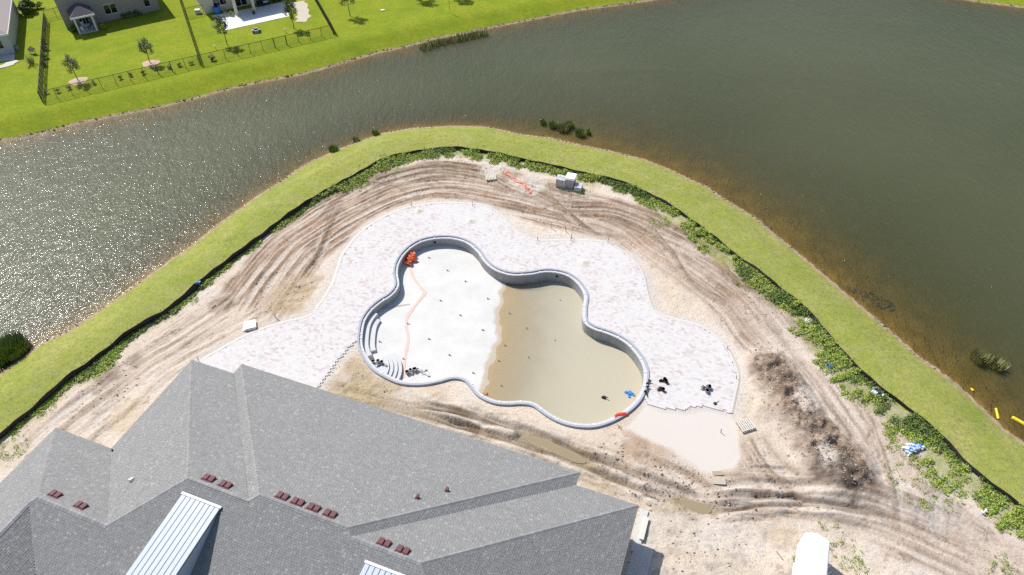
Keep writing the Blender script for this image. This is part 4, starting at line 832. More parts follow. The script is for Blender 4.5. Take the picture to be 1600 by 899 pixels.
# piles of tools and pots in the shallow end
def junk(name, label, cat, px, py, z, kinds, seed, spread):
    g_ = np.random.default_rng(seed); c = G(px, py, z); t = thing(name, label, cat, c)
    for k, mt in enumerate(kinds):
        a = g_.random()*6.28; r = spread*math.sqrt(g_.random()); p_ = np.array([r*math.cos(a)*1.3, r*math.sin(a)*.7, 0]); mb = MB(); ty = k % 3
        if ty == 0: mb.tube([p_, p_+(0, 0, .3)], [.13, .16], 10); mb.tube([p_+(0, 0, .3), p_+(0, 0, .02)], [.145, .115], 10); mb.build('bucket', M[mt], t)
        elif ty == 1: d = np.array([math.cos(a*3), math.sin(a*3), 0])*(.35+.3*g_.random()); mb.tube([p_-d/2+(0, 0, .04), p_+d/2+(0, 0, .1)], .03, 5); mb.box(p_+d/2+np.array([0, 0, .1]), (.22, .16, .05), a); mb.build('tool', M[mt], t)
        else: mb.blob(p_+(0, 0, .1), (.17, .14, .13), k+seed, .5, 7, 4); mb.build('bag', M[mt], t)
    return t
junk('bucket_pile', 'pile of buckets and bags on the pool floor at the lower rim', 'buckets', 650, 583, -.86, ['greypl', 'white', 'concrete', 'white', 'dark', 'pink', 'concrete', 'white', 'greypl', 'pink', 'white', 'concrete'], 1, .62)
junk('tool_pile', 'jumble of tools on the top entry step of the pool', 'tools', 591, 569, -.2, ['concrete', 'dark', 'greypl', 'greypl', 'white', 'dark', 'concrete', 'greypl'], 2, .5)
junk('tool_cluster', 'dark power tools and cable lying mid deck, far right', 'tools', 1104, 609, .06, ['greypl', 'dark', 'dark', 'white', 'dark', 'concrete', 'greypl', 'dark'], 3, .42)
junk('tool_cluster', 'dark hand tools on the deck nearest the right pool rim', 'tools', 1036, 597, .06, ['black', 'dark', 'black', 'black'], 4, .25)
junk('tool_cluster', 'small dark tool heap below the other at the right rim', 'tools', 1034, 609, .06, ['dark', 'black', 'black'], 5, .18)
for k, (qx, qy) in enumerate([(1013, 598), (1012, 608), (1010, 615)]):
    c = G(qx, qy, .165); t = thing('clamp', '%s black clamp from the top on the right rim of the pool' % ORD[k], 'clamp', c, .6+k*.5, 'clamps on the pool rim')
    mb = MB(); mb.box((0, 0, .04), (.5, .09, .08)); mb.build('bar', M['black'], t); mb = MB(); mb.box((.2, .06, .09), (.08, .3, .1), .4); mb.build('handle', M['black'], t)
c = G(1117, 631, .06); t = thing('rubber_mallet', 'small grey mallet lying by the lower right deck edge', 'mallet', c, .4); mb = MB(); mb.box((0, 0, .06), (.25, .16, .12)); mb.build('head', M['dark'], t); mb = MB(); mb.tube([(.1, 0, .05), (.5, .12, .03)], .02, 5); mb.build('handle', M['stake'], t)
mb = MB()
for k in range(9): mb.blob((rng.normal()*.22, rng.normal()*.14, .03+.06*rng.random()), (.16, .12, .07), 30+k, .6, 6, 4)
o = mb.build('blue_plastic_bag', M['blue']); o.location = G(985, 616, ZPW); tag(o, 'crumpled bright blue plastic floating near the right pool end', 'plastic')
mb = MB(); mb.blob((0, 0, .1), (.5, .17, .12), 4, .3, 9, 6); o = mb.build('red_cushion', M['red']); o.location = G(970, 649, .04); o.rotation_euler = (0, 0, .25); tag(o, 'bright red orange bag on the lower right pool rim', 'bag')
mb = MB(); mb.blob((0, 0, .05), (.2, .17, .16), 8, .5, 8, 5); mb.tube([(.05, 0, .1), (.3, -.15, .25)], .04, 5); o = mb.build('submersible_pump', M['black']); o.location = G(944, 622, ZPW); tag(o, 'small black pump poking out of the muddy pool water', 'pump')
mb = MB(); mb.box((0, 0, .03), (.4, .05, .04)); mb.box((.1, .1, .03), (.05, .3, .04)); o = mb.build('red_tool_handle', M['red']); o.location = G(759, 616, ZPW+.05); tag(o, 'small red tool at the waterline by the lower pool rim', 'tool')
# stakes
for k, (qx, qy, hgt_) in enumerate([(950, 379, 1.0), (738, 322, .7), (643, 322, .7), (861, 357, .9), (884, 363, .8), (893, 372, .7), (431, 497, .7), (840, 376, .6), (892, 376, .6), (1136, 546, .5), (1150, 592, .5), (311, 565, .7), (1126, 676, .5)]):
    c = G(qx, qy); z = SZ(qx, qy); t = thing('grade_stake', 'thin wooden grade stake '+['at the tip of the right upper deck curve', 'at the top edge of the deck above the pool lobe', 'at the top left curve of the deck', 'in the ruts above the deck notch, leftmost', 'in the ruts above the deck notch, middle', 'in the ruts above the deck notch, rightmost', 'beside the loose timber left of the deck', 'on the deck edge at the left of the notch', 'on the deck edge below the notch stakes', 'on the right end curve of the deck, upper', 'on the right end curve of the deck, lower', 'at the left deck end by the roof corner', 'on the raked sand left of the pallet'][k], 'stake', (c[0], c[1], z), rng.random(), 'grade stakes round the deck')
    mb = MB(); mb.box((0, 0, hgt_/2-.1), (.05, .05, hgt_+.2), 0, rng.normal()*.08, rng.normal()*.08); mb.build('post', M['stake'], t)
for k, (p_, q_, lab) in enumerate([((425, 487), (434, 502), 'loose thin timber lying left of the deck corner'), ((337, 477), (331, 482), 'short dark board on the pale sand left of the tracks'), ((964, 663), (971, 672), 'crossed thin timber at the lower right pool rim'), ((1213, 862), (1223, 875), 'thin timber lying on the yard left of the trailer'), ((583, 487), (640, 476), 'long thin pole on the pool floor by the left lobe wall'), ((1052, 522), (1000, 505), 'thin string line pole at the right of the deck')][:5]):
    z = 0 if k != 4 else -.9; a = G(*p_, z); b = G(*q_, z); zz_ = (lambda v: SITE_Z(v[0], v[1])) if k != 4 else (lambda v: PF(v[0], v[1]))
    mb = MB(); mb.tube([(a[0], a[1], zz_(a)+.06), (b[0], b[1], zz_(b)+.07)], .035 if k != 4 else .02, 5)
    if k == 2: d_ = (b-a)/2; m_ = (a+b)/2; mb.tube([(m_[0]+d_[1]*.5, m_[1]-d_[0]*.5, .06), (m_[0]-d_[1]*.5, m_[1]+d_[0]*.5, .1)], .03, 5)
    o = mb.build('timber', M['stake']); tag(o, lab, 'timber')
# litter by the weeds
def crumple(name, label, cat, px, py, size, mats, seed, n=8, flat=.45, zb=None):
    c = G(px, py); z = SITE_Z(c[0], c[1]) if zb is None else zb; t = thing(name, label, cat, (c[0], c[1], z)); g_ = np.random.default_rng(seed)
    for j, mt in enumerate(mats):
        mb = MB()
        for k in range(n): mb.blob((g_.normal()*size[0]*.45, g_.normal()*size[1]*.45, .1+.12*g_.random()), (size[0]*.3, size[1]*.35, size[1]*flat), int(g_.integers(1e6)), .7, 6, 4)
        mb.build('fold', M[mt], t)
    return t
crumple('tarp_heap', 'crumpled blue and white tarp heap at the edge of the weeds', 'tarp', 1426, 703, (.75, .45), ['blue', 'paleblue', 'white'], 2, 8, .3)
crumple('rubbish_bag', 'white and grey rubbish sack sunk in the weeds beside the silt fence', 'sack', 1366, 615, (.5, .4), ['white', 'greypl'], 3, 5, .6)
crumple('blue_bucket_litter', 'small blue and turquoise container lying at the weed edge', 'litter', 1295, 573, (.28, .3), ['blue', 'greypl'], 4, 3, .6)
crumple('white_litter', 'white crumpled paper in the weeds upslope of the track', 'litter', 1261, 503, (.32, .22), ['white'], 5, 5, .4)
crumple('white_litter', 'white plastic scrap at the lower right edge of the sand', 'litter', 1537, 803, (.3, .25), ['white'], 6, 4, .4)
crumple('white_litter', 'tiny white scrap on the rutted dirt right of the deck', 'litter', 1101, 409, (.15, .1), ['white'], 7, 2, .4)
c = G(310, 443, .5); t = thing('ribbon_stake', 'blue topped marker leaning on the left silt fence', 'marker', (c[0], c[1], 0), .4)
mb = MB(); mb.tube([(.25, -.5, .0), (0, 0, .6)], .025, 5); mb.build('stick', M['stake'], t); mb = MB(); mb.blob((0, 0, .62), (.2, .16, .12), 5, .5, 7, 5); mb.build('blue_cloth', M['blue'], t)
mb = MB(); hl = smooth_line(np.array([G(a, b) for a, b in [(1446, 722), (1462, 740), (1478, 752), (1492, 765), (1505, 775)]]), .5); mb.tube([(a, b, SITE_Z(a, b)+.06) for a, b, _ in hl], .035, 5); tag(mb.build('hose', M['paleblue']), 'pale blue hose lying along the weeds below the tarp', 'hose')
# yellow floats
for (p_, q_, r, lab) in [((1556, 638), (1560, 655), .10, 'short yellow float standing end on at the water edge'), ((1581, 652), (1606, 666), .16, 'yellow boom float cut by the right frame edge'), ((1517, 607), (1521, 611), .09, 'small yellow float near the bank, leftmost of three')]:
    a = G(*p_, ZW); b = G(*q_, ZW); d_ = (b-a); mb = MB(); mb.tube([a, a+d_*.06, b-d_*.06, b], [r*.6, r, r, r*.6], 10); tag(mb.build('boom_float', M['yellow'], smooth=False), lab, 'float')
# ------------------------------------------------------------------ cargo trailer
zr = 2.25; fl_, fr_ = G(1258, 832, zr), G(1297, 834, zr); bl_ = G(1250, 899, zr)
fwd = fl_-bl_; fwd = fwd[:2]/np.linalg.norm(fwd[:2]); rz = math.atan2(fwd[1], fwd[0])-math.pi/2; wd = 1.7; L = 4.6
mid = (fl_+fr_)/2; org = mid[:2]-fwd*(L/2+.25); t = thing('cargo_trailer', 'white enclosed cargo trailer parked at the bottom right of the site', 'trailer', (org[0], org[1], 0), rz)
plan = [(-wd/2, -L/2), (wd/2, -L/2), (wd/2, L/2-.12), (wd/2-.14, L/2), (0, L/2+.25), (-wd/2+.14, L/2), (-wd/2, L/2-.12)]
mb = MB(); mb.prism(plan, .5, zr-.06); mb.build('body', M['whitemetal'], t)
mb = MB(); n = len(plan); inner = [(a*.9, b*.97) for a, b in plan]; mb.add([(a, b, zr-.06) for a, b in plan]+[(a*1.0, b*1.0, zr-.02) for a, b in plan]+[(a, b, zr+.03) for a, b in inner], [(i, (i+1) % n, n+(i+1) % n, n+i) for i in range(n)]+[(n+i, n+(i+1) % n, 2*n+(i+1) % n, 2*n+i) for i in range(n)]+[tuple(2*n+i for i in range(n))]); mb.build('roof', M['whitemetal'], t)
for k in range(6): mb = MB(); mb.box((0, -L/2+.5+k*.72, zr+.034), (wd*.88, .035, .012)); mb.build('roof_bow', M['metal'], t)
for sx_ in (-1, 1): mb = MB(); mb.box((sx_*(wd/2+.012), -.1, zr-.1), (.03, L-.4, .07)); mb.build('side_shade_strip', M['metal'], t)  # grey strip down each white side, shading put in as colour
mb = MB(); mb.box((0, -1.9, zr+.09), (.9, .8, .1)); mb.build('roof_hatch', M['metal'], t)
for sx_ in (-1, 1):
    for k in (-.42, .42):
        mb = MB(); mb.tube([(sx_*(wd/2-.2), k-.2, .33), (sx_*(wd/2+.02), k-.2, .33)], .33, 16); w_ = mb.build('wheel', M['tyre'], t); mb = MB(); mb.tube([(sx_*(wd/2+.02), k-.2, .33), (sx_*(wd/2+.035), k-.2, .33)], .17, 12); mb.build('rim', M['metal'], w_)
    mb = MB(); mb.box((sx_*(wd/2+.06), -.2, .72), (.16, 1.7, .06)); mb.build('fender', M['whitemetal'], t)
mb = MB(); mb.tube([(-.5, L/2, .45), (0, L/2+1.0, .45)], .05, 6); mb.tube([(.5, L/2, .45), (0, L/2+1.0, .45)], .05, 6); mb.tube([(0, L/2+.9, .0), (0, L/2+.9, .6)], .04, 6); mb.build('hitch', M['dark'], t)
for k in (.75, .25, -.45): mb = MB(); mb.tube([(wd/2, k-.25, 1.5), (wd/2+.42, k+.25, 1.52)], .035, 6); mb.build('side_bracket', M['white'], t)
# ------------------------------------------------------------------ far bank: fences
FH = 1.5
def link_fence(name, label, pts, post=1.85, gates=(), dens=.16, thick=.011, cat='fence'):
    pts = np.array(pts); t = wparts(thing(name, label, cat, (pts[0][0], pts[0][1], 0)))
    for s in range(len(pts)-1):
        a, b = pts[s][:2], pts[s+1][:2]; L = np.hypot(*(b-a)); n = max(1, round(L/post)); an = math.atan2(b[1]-a[1], b[0]-a[0]); d = (b-a)/L; st = L/n
        mb = MB(); m_ = (a+b)/2; mb.box((*m_, FH), (L, .05, .05), an); mb.build('top_rail', M['fence'], t); mb = MB(); mb.box((*m_, .12), (L, .03, .03), an); mb.build('bottom_rail', M['fence'], t)
        for i in range(n+1):
            if s > 0 and i == 0: continue
            p_ = a+d*st*i; mb = MB(); gp = (s, i) in gates; r_ = .11 if gp else .06; mb.box((*p_, FH/2), (r_, r_, FH+.1), an); mb.build('post', M['fence'], t)
        for i in range(n):
            c_ = a+d*st*(i+.5); mb = MB()
            for q in np.arange(-st/2+dens, st/2-.02, dens): mb.box((*(c_+d*q), FH/2+.05), (thick, thick, FH-.12), an)
            for q in np.arange(.12+dens, FH-.05, dens): mb.box((*c_, q), (st, thick, thick), an)
            mb.build('wire_panel', M['fence'], t)
    return t
fA, fB, fCc = G(66.5, 160), G(311.5, 102), G(521, 54)
link_fence('wire_fence', 'black wire back fence of the left garden on the far bank', [fA, fB], gates={(0, 8), (0, 9)})
link_fence('wire_fence', 'black wire back fence of the middle garden on the far bank', [fB+np.array([.15, 0, 0]), fCc], gates={(0, 6), (0, 7)})
link_fence('side_fence', 'dark side fence at the left edge of the far gardens', [fA+np.array([-.05, .15, 0]), G(74, 34)], dens=.09)
link_fence('side_fence', 'dark side fence dividing the two far gardens', [fB+np.array([.1, .15, 0]), G(279, -4)], dens=.09)
link_fence('side_fence', 'dark side fence right of the patio house', [fCc+np.array([0, .15, 0]), G(489, -4)], dens=.05, thick=.02)
link_fence('cross_fence', 'short cross fence from the left side fence to the brown house', [G(74, 31), G(104, 24)])
link_fence('cross_fence', 'short cross fence left of the beige patio house', [G(293, 28), G(319, 22)])
# ------------------------------------------------------------------ far houses
def vplane(px, py, a, d):
    n = np.array([-d[1], d[0], 0]); p_ = on_plane(px, py, np.array([a[0], a[1], 0]), n); return float(np.dot(p_[:2]-np.asarray(a[:2]), d)), float(p_[2])
def hipslab(mb, poly, z, rise, ovh, th=.18):
    """hip roof over a rectangle given as corner, dir, length, depth"""
    (c, d, L, D) = poly; n = np.array([-d[1], d[0]]); c = c-d*ovh-n*ovh; L += 2*ovh; D += 2*ovh; hx_ = min(L, D)/2
    p = [c, c+d*L, c+d*L+n*D, c+n*D]; r0 = c+d*hx_+n*D/2 if L >= D else c+d*L/2+n*hx_; r1 = c+d*(L-hx_)+n*D/2 if L >= D else c+d*L/2+n*(D-hx_)
    v = [(*q, z) for q in p]+[(*q, z-th) for q in p]+[(*r0, z+rise), (*r1, z+rise)]
    f = [(4, 7, 6, 5), (0, 4, 5, 1), (1, 5, 6, 2), (2, 6, 7, 3), (3, 7, 4, 0)]
    f += [(0, 1, 9, 8), (1, 2, 9), (2, 3, 8, 9), (3, 0, 8)] if L >= D else [(0, 1, 8), (1, 2, 9, 8), (2, 3, 9), (3, 0, 8, 9)]
    mb.add(v, f)
M['roof_plum'] = simple('plum_grey_shingle', (.12, .105, .12), .95, .25, 8); M['roof_pink'] = simple('pinkish_grey_shingle', (.36, .31, .30), .95, .2, 8)
M['wall_brown'] = simple('brown_stucco', (.36, .31, .29), .95, .06, 3); M['wall_grey'] = simple('grey_stucco', (.52, .52, .52), .95, .06, 3); M['wall_cream'] = simple('cream_stucco', (.70, .63, .52), .95, .06, 3)
def window(parent, a, d, s0, s1, z0, z1, panes=2, name='window', frame='white'):
    n = np.array([d[1], -d[0]])
    def bx(mb, sa, sb, za, zb, o0, o1): c_ = np.asarray(a[:2])+d*(sa+sb)/2+n*(o0+o1)/2; mb.box((*c_, (za+zb)/2), (sb-sa, o1-o0, zb-za), math.atan2(d[1], d[0]))
    mb = MB(); e_ = .07
    bx(mb, s0, s1, z1-e_, z1, 0, .06); bx(mb, s0, s1, z0, z0+e_, 0, .06); w_ = (s1-s0)/panes
    for i in range(panes+1): c_ = s0+w_*i; bx(mb, max(s0, c_-e_/2), min(s1, c_+e_/2), z0+e_, z1-e_, 0, .06)
    f = mb.build(name, M[frame], parent)
    for i in range(panes): mb = MB(); bx(mb, s0+w_*i+e_/2, s0+w_*(i+1)-e_/2, z0+e_, z1-e_, .0, .02); mb.build('pane', M['glass'], f)
    return f
# brown two storey house
a1 = G(250.6, 15.2); b1 = G(155, 36); d1 = (a1-b1)[:2]; d1 /= np.linalg.norm(d1); n1 = np.array([-d1[1], d1[0]]); L1 = 14.2
c1 = a1[:2]-d1*L1; h1 = wparts(thing('brown_house', 'brown stucco house with covered rear porch on the far bank', 'house', (*(c1+d1*L1/2), 0)))
mb = MB(); mb.prism([c1, c1+d1*L1, c1+d1*L1+n1*11, c1+n1*11], -.2, 5.4); mb.build('wall', M['wall_brown'], h1)
mb = MB(); hipslab(mb, (c1, d1, L1, 11), 5.5, 2.4, .4); mb.build('roof', M['roof_plum'], h1)
for p_ in ((164.5, 24), (165, 24)): pass
s0, zb = vplane(166, 23.6, c1, d1); s1, _ = vplane(185, 19.8, c1, d1); _, zt = vplane(161, 8.2, c1, d1); window(h1, c1, d1, s0, s1, zb, zt)
s0, zb = vplane(227, 11.5, c1, d1); s1, _ = vplane(236, 9.8, c1, d1); window(h1, c1, d1, s0, s1, zb, zb+1.6, 1)
pl0, pr0 = G(124, 53.5), G(155, 49); sl = np.dot(pl0[:2]-c1, d1); sr = np.dot(pr0[:2]-c1, d1); dep_ = 3.0; sl = max(sl, .1)
q0 = c1+d1*sl-n1*dep_
mb = MB(); mb.prism([q0, c1+d1*sr-n1*dep_, c1+d1*sr, c1+d1*sl], -.1, .1); mb.build('porch_slab', M['concrete'], h1)
mb = MB(); hipslab(mb, (q0, d1, sr-sl, dep_+.5), 2.75, 1.15, .3); pr = mb.build('porch_roof', M['roof_plum'], h1)
mb = MB(); cc = q0+d1*(sr-sl)/2-n1*.33; mb.box((*cc, 2.62), (sr-sl+.7, .06, .26), math.atan2(d1[1], d1[0])); mb.build('fascia', M['white'], pr)
for s_ in (sl+.12, sr-.2): cc = c1+d1*s_-n1*(dep_-.15); mb = MB(); mb.box((*cc, 1.3), (.22, .22, 2.5), math.atan2(d1[1], d1[0])); mb.build('porch_post', M['white'], h1)
window(h1, c1, d1, sl+.8, sr-.7, .12, 2.2, 3, 'sliding_door')
mb = MB(); cc = c1+d1*(sr+.02)-n1*1.5; mb.box((*cc, 1.25), (.12, 2.7, 2.3), math.atan2(d1[1], d1[0])); mb.build('porch_side_wall', M['wall_brown'], h1)
tb = thing('patio_table', 'white round table and chairs under the brown house porch', 'table', (*(c1+d1*(sl+sr)/2-n1*1.8), .1)); mb = MB(); mb.tube([(0, 0, .7), (0, 0, .74)], .55, 16); mb.build('top', M['white'], tb); mb = MB(); mb.tube([(0, 0, 0), (0, 0, .7)], .05, 6); mb.build('stem', M['white'], tb)
for k in range(3):
    a = k*2.1+.4; cc = c1+d1*(sl+sr)/2-n1*1.8+np.array([math.cos(a), math.sin(a)])*.95; ch = thing('patio_chair', ['white garden chair behind the porch table of the brown house', 'white garden chair left of the brown house porch table', 'white garden chair in front of the brown house porch table'][k], 'chair', (*cc, .1), a+math.pi/2, 'porch chairs'); mb = MB(); mb.box((0, 0, .42), (.45, .45, .05)); mb.build('seat', M['white'], ch); mb = MB(); mb.box((0, -.22, .68), (.45, .04, .48), 0, .15); mb.build('backrest', M['white'], ch)
    for i_ in (-1, 1):
        for j_ in (-1, 1): mb = MB(); mb.box((.19*i_, .19*j_, .2), (.04, .04, .4)); mb.build('leg', M['white'], ch)
def shrub(label, base, r, seed, group=None, mat='leaf_dark', name='shrub', n=260):
    g_ = np.random.default_rng(seed); t = thing(name, label, 'shrub', base, g_.random()*6, group); cen = g_.normal(size=(7, 3))*r*.35; cen[:, 2] = np.abs(cen[:, 2])+r*.55
    mb = MB(); mb.tube([(0, 0, -.03), (0, 0, r*.6)], .02, 5); mb.build('stem', M['bark'], t); v, f = leaves(n, cen, r*.5, r*.22, g_); v[:, 2] = np.maximum(v[:, 2], .01); fastmesh('foliage', v, f, M[mat], t); return t
for k, (qx, qy) in enumerate([(196, 27), (203, 25.5), (210, 24), (217, 22.5)]): shrub('%s dark shrub from the left in the hedge against the brown house' % ORD[k], G(qx, qy+1), .55, 60+k, 'hedge at the brown house')
shrub('bushy shrub beside the left porch post of the brown house', G(116, 50), .8, 71, None, 'leaf_dark'); shrub('low flowering shrub at the right corner of the brown porch', G(162, 46), .55, 72, None, 'leaf_weed')
# beige patio house
a2 = G(321, 22.5); b2_ = G(371, 11.5); d2 = (b2_-a2)[:2]; d2 /= np.linalg.norm(d2); n2 = np.array([-d2[1], d2[0]]); L2 = 13.5; c2 = a2[:2]
h2 = wparts(thing('beige_house', 'beige house with white patio and two porch columns, far bank', 'house', (*(c2+d2*6), 0)))
mb = MB(); mb.prism([c2, c2+d2*L2, c2+d2*L2+n2*12, c2+n2*12], -.2, 3.3); mb.build('wall', M['wall_cream'], h2)
mb = MB(); hipslab(mb, (c2, d2, L2, 12), 3.5, 2.6, .45); mb.build('roof', M['roof_pink'], h2)
s0, zb = vplane(340, 9.5, c2, d2); s1, _ = vplane(351, 8, c2, d2); window(h2, c2, d2, s0-.6, s1+.4, .9, 2.4, 2)
s0, zb = vplane(370, 12.5, c2, d2); s1, _ = vplane(387, 9, c2, d2); window(h2, c2, d2, s0, s1, .1, 2.25, 2, 'french_door')
col_l, col_r = G(371, 25), G(399, 19.5); dp2 = -np.dot(col_l[:2]-c2, n2); s_a = np.dot(col_l[:2]-c2, d2); s_b = np.dot(col_r[:2]-c2, d2)
for s_ in (s_a, s_b): cc = c2+d2*s_-n2*(dp2-.1); mb = MB(); mb.box((*cc, 1.5), (.42, .42, 3.0), math.atan2(d2[1], d2[0])); mb.build('column', M['wall_cream'], h2)
mb = MB(); q0 = c2+d2*(s_a-.4)-n2*(dp2+.3); mb.prism([q0, q0+d2*(s_b-s_a+5.4), q0+d2*(s_b-s_a+5.4)+n2*(dp2+.6), q0+n2*(dp2+.6)], 3.0, 3.3); mb.build('porch_roof', M['roof_pink'], h2)
pat = tag(MB().prism(GL([(347, 31), (350, 48), (452, 25.5), (444, 3), (330, 25)], .05), -.1, .06).build('patio', M['white']), 'white concrete patio behind the beige house', 'patio')
fp = G(401, 50); t = thing('fire_pit', 'square block fire pit on the lawn below the white patio', 'fire pit', fp, .25)
for k in range(4): mb = MB(); a = k*math.pi/2; mb.box((math.cos(a)*.45, math.sin(a)*.45, .2), (.25, 1.15, .4), a); mb.build('side_wall', M['greypl'], t)
mb = MB(); mb.box((0, 0, .1), (.7, .7, .2)); mb.build('ash', M['black'], t)
def barrel(label, px, py, r, h_, mat, name='barrel', cat='barrel', z=.0):
    c_ = G(px, py, z); t = thing(name, label, cat, c_); mb = MB(); mb.tube([(0, 0, 0), (0, 0, h_*.15), (0, 0, h_*.85), (0, 0, h_)], [r*.85, r, r, r*.88], 14); mb.build('shell', M[mat], t); mb = MB(); mb.tube([(0, 0, h_), (0, 0, h_+.03)], r*.6, 12); mb.build('lid', M['dark'], t); return t
barrel('round blue drum beside the left window of the beige house', 340, 20, .55, 1.0, 'blue', z=.06)
mb = MB(); o = shrub('leafy potted plant at the left porch column of the beige house', G(363, 25, .06), .5, 81, None, 'leaf_weed', 'potted_plant'); mb.tube([(0, 0, 0), (0, 0, .35)], [.18, .25], 10); mb.build('pot', M['concrete'], o)
barrel('low dark pot left of the porch column', 352, 20, .3, .35, 'soil', 'plant_pot', 'plant pot', .06)
barrel('green pot at the foot of the right porch column', 397, 22, .25, .45, 'leaf_oak', 'plant_pot', 'plant pot', .06)
t = thing('outdoor_sofa', 'dark outdoor sofa with pale cushion under the beige porch', 'sofa', (*G(412, 8, .06)[:2], .06), math.atan2(d2[1], d2[0])); mb = MB(); mb.box((0, 0, .25), (2.0, .8, .4)); mb.build('base', M['dark'], t); mb = MB(); mb.box((0, .35, .55), (2.0, .15, .5)); mb.build('backrest', M['dark'], t); mb = MB(); mb.box((.4, -.02, .5), (.8, .6, .12)); mb.build('cushion', M['white'], t)
barrel('dark planter at the right end of the beige porch', 429, 2, .3, .6, 'dark', 'plant_pot', 'plant pot', .06); barrel('dark planter rightmost on the beige porch', 437, 1, .3, .55, 'dark', 'plant_pot', 'plant pot', .06)
mb = MB(); mb.box((0, 0, .35), (.8, .7, .7), .2); o = mb.build('air_conditioner', M['white']); o.location = G(319.5, 21.5)-np.array([1.0, 0, 0]); tag(o, 'white unit at the left corner of the beige house', 'air conditioner')
strip('bare_soil', 'patch of bare sandy soil on the lawn right of the patio', 'soil', [(466, 3), (472, 15), (474, 27), (470, 35)], 1.0, M['wood'], lambda a, b: .03, .03, 4)
# grey house at the left edge
a3 = G(23.5, 83); e3 = G(0, 87); d3 = (a3-e3)[:2]; d3 /= np.linalg.norm(d3); n3 = np.array([-d3[1], d3[0]]); L3 = 9.; c3 = a3[:2]-d3*L3
h3 = wparts(thing('grey_house', 'grey house with pinkish roof at the left frame edge, far bank', 'house', (*(c3+d3*L3/2), 0)))
mb = MB(); mb.prism([c3, a3[:2], a3[:2]+n3*16, c3+n3*16], -.2, 2.9); mb.build('wall', M['wall_grey'], h3)
mb = MB(); hipslab(mb, (c3, d3, L3, 16), 3.05, 2.0, .35); rf = mb.build('roof', M['roof_pink'], h3)
mb = MB(); cc = (c3+a3[:2])/2-n3*.38; mb.box((*cc, 2.95), (L3+.8, .06, .26), math.atan2(d3[1], d3[0])); mb.build('fascia', M['white'], rf); mb = MB(); cc = a3[:2]+d3*.38+n3*8; mb.box((*cc, 2.95), (.06, 16.7, .26), math.atan2(d3[1], d3[0])); mb.build('fascia', M['white'], rf)
s0, zb = vplane(2, 72, c3, d3); window(h3, c3, d3, s0-1.5, s0+.3, .9, 2.2, 2)
tag(MB().prism(GL([(-30, 90), (23, 84.5), (22, 94), (-30, 100)], .03), -.1, .07).build('rear_slab', M['concrete']), 'pale rear slab behind the grey house at the left', 'slab')
strip('bare_soil', 'pale sandy patch below the grey house slab', 'soil', [(-15, 108), (5, 104), (18, 99), (27, 95)], .7, M['sandbed'], lambda a, b: .03, .03, 6)
barrel('small grey round meter unit at the corner of the grey house', 27, 78, .3, .6, 'greypl', 'utility_unit', 'utility unit')
shrub('big dark bush between the grey house and the side fence', G(47, 18), 1.5, 90, None, 'leaf_dark', n=700); shrub('light green bush right of the dark bush at the side fence', G(60, 14), .9, 91, None, 'leaf_weed')
for k, (qx, qy, mt, l) in enumerate([(69.5, 68, 'leaf_weed', 'green shrub at the top of the narrow fence bed'), (71.5, 78, 'reed_pale', 'yellow orange shrub in the narrow fence bed'), (70, 92, 'leaf_weed', 'pale green shrub low in the narrow fence bed'), (69, 104, 'reed_pale', 'pinkish pale shrub at the bottom of the fence bed')]): shrub(l, G(qx, qy), .55, 95+k, None, mt)
mb = MB(); mb.box((0, 0, .7), (1.3, .7, .06), -.55, .5); mb.box((.3, .1, .35), (.06, .06, .7)); mb.box((-.3, -.1, .35), (.06, .06, .7)); o = mb.build('dark_panel', M['black']); o.location = G(52, 84); tag(o, 'dark blue black panel on legs beside the side fence', 'panel')
clump('fan_palm', 'small grey green fan palm outside the side fence', 51, 101, 0, .25, 1.2, 60, M['reed_pale'], 99, 'palm', None, .9)
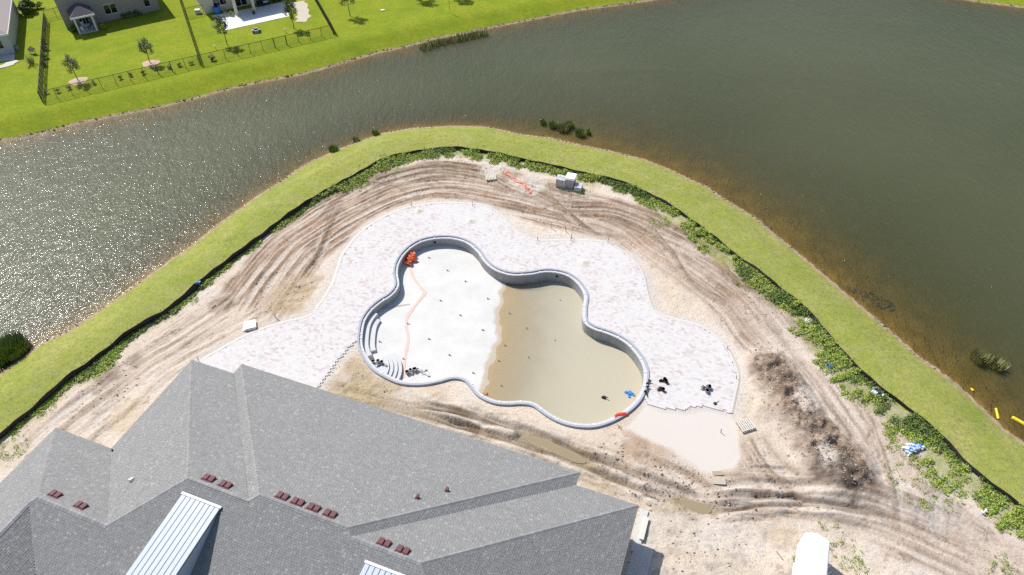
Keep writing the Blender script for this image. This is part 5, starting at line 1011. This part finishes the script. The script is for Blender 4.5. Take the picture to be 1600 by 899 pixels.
# trees
for k, (qx, qy, H_, cr, l) in enumerate([(122.5, 127, 3.3, .95, 'young oak in a mulch ring, nearest the left fence corner'), (235.5, 99.5, 3.3, .85, 'young oak in a mulch ring behind the left garden fence'), (355, 70.5, 4.0, 1.05, 'slim oak without mulch left of the white patio'), (459.5, 45, 3.9, .95, 'slim oak right of the fire pit by the back fence'), (547, 25, 4.0, 1.15, 'dark oak on the open lawn right of the side fence'), (650, -3, 4.6, 1.3, 'lawn tree above the frame whose shadow falls at the top edge'), (706, -5, 4.6, 1.3, 'second lawn tree above the frame, shadow at the top edge')]):
    make_tree('oak_tree', l, G(qx, qy), H_, cr, 1500, M['leaf_oak'], 200+k)
    if k < 2: heap_obj('mulch_ring', 'round tan mulch ring under the %s oak' % ('corner' if k == 0 else 'right hand mulched'), 'mulch', qx, qy, 1.25, .14, M['soil'], 30+k, .05)
t = make_tree('sapling', 'thin bare sapling on the open far lawn near the top edge', G(703, 21), 2.3, .25, 40, M['leaf_oak'], 300, None, 'sapling', .03)
for k, (qx, qy) in enumerate([(73, 147), (90, 144.5), (110, 140), (148, 132), (188, 124), (205.5, 120), (226, 116), (266, 108), (281, 104), (299, 101)]): shrub('%s small shrub from the left in the row inside the left garden back fence' % ORD[k], G(qx, qy), .38, 120+k, 'shrub row inside the back fence', 'leaf_dark', n=160)
shrub('dark upright shrub just right of the fence junction', G(333, 95), .45, 140, None, 'leaf_oak', n=220)
for (qx, qy, l) in [(337, 77, 'small white garden light left of the slim oak'), (446, 51, 'small white garden light left of the fence oak')]:
    c_ = G(qx, qy); t = thing('garden_light', l, 'garden light', c_); mb = MB(); mb.tube([(0, 0, 0), (0, 0, .5)], .03, 5); mb.build('stem', M['dark'], t); mb = MB(); mb.blob((0, 0, .55), (.13, .13, .1), 1, .1, 8, 5); mb.build('cap', M['white'], t)
mb = MB(); mb.box((0, 0, .08), (.6, .4, .16), .2); o = mb.build('utility_cover', M['white']); o.location = G(598, 17); tag(o, 'small white utility cover on the far lawn', 'cover')
for o in bpy.data.objects:
    if '_o' in o: del o['_o']
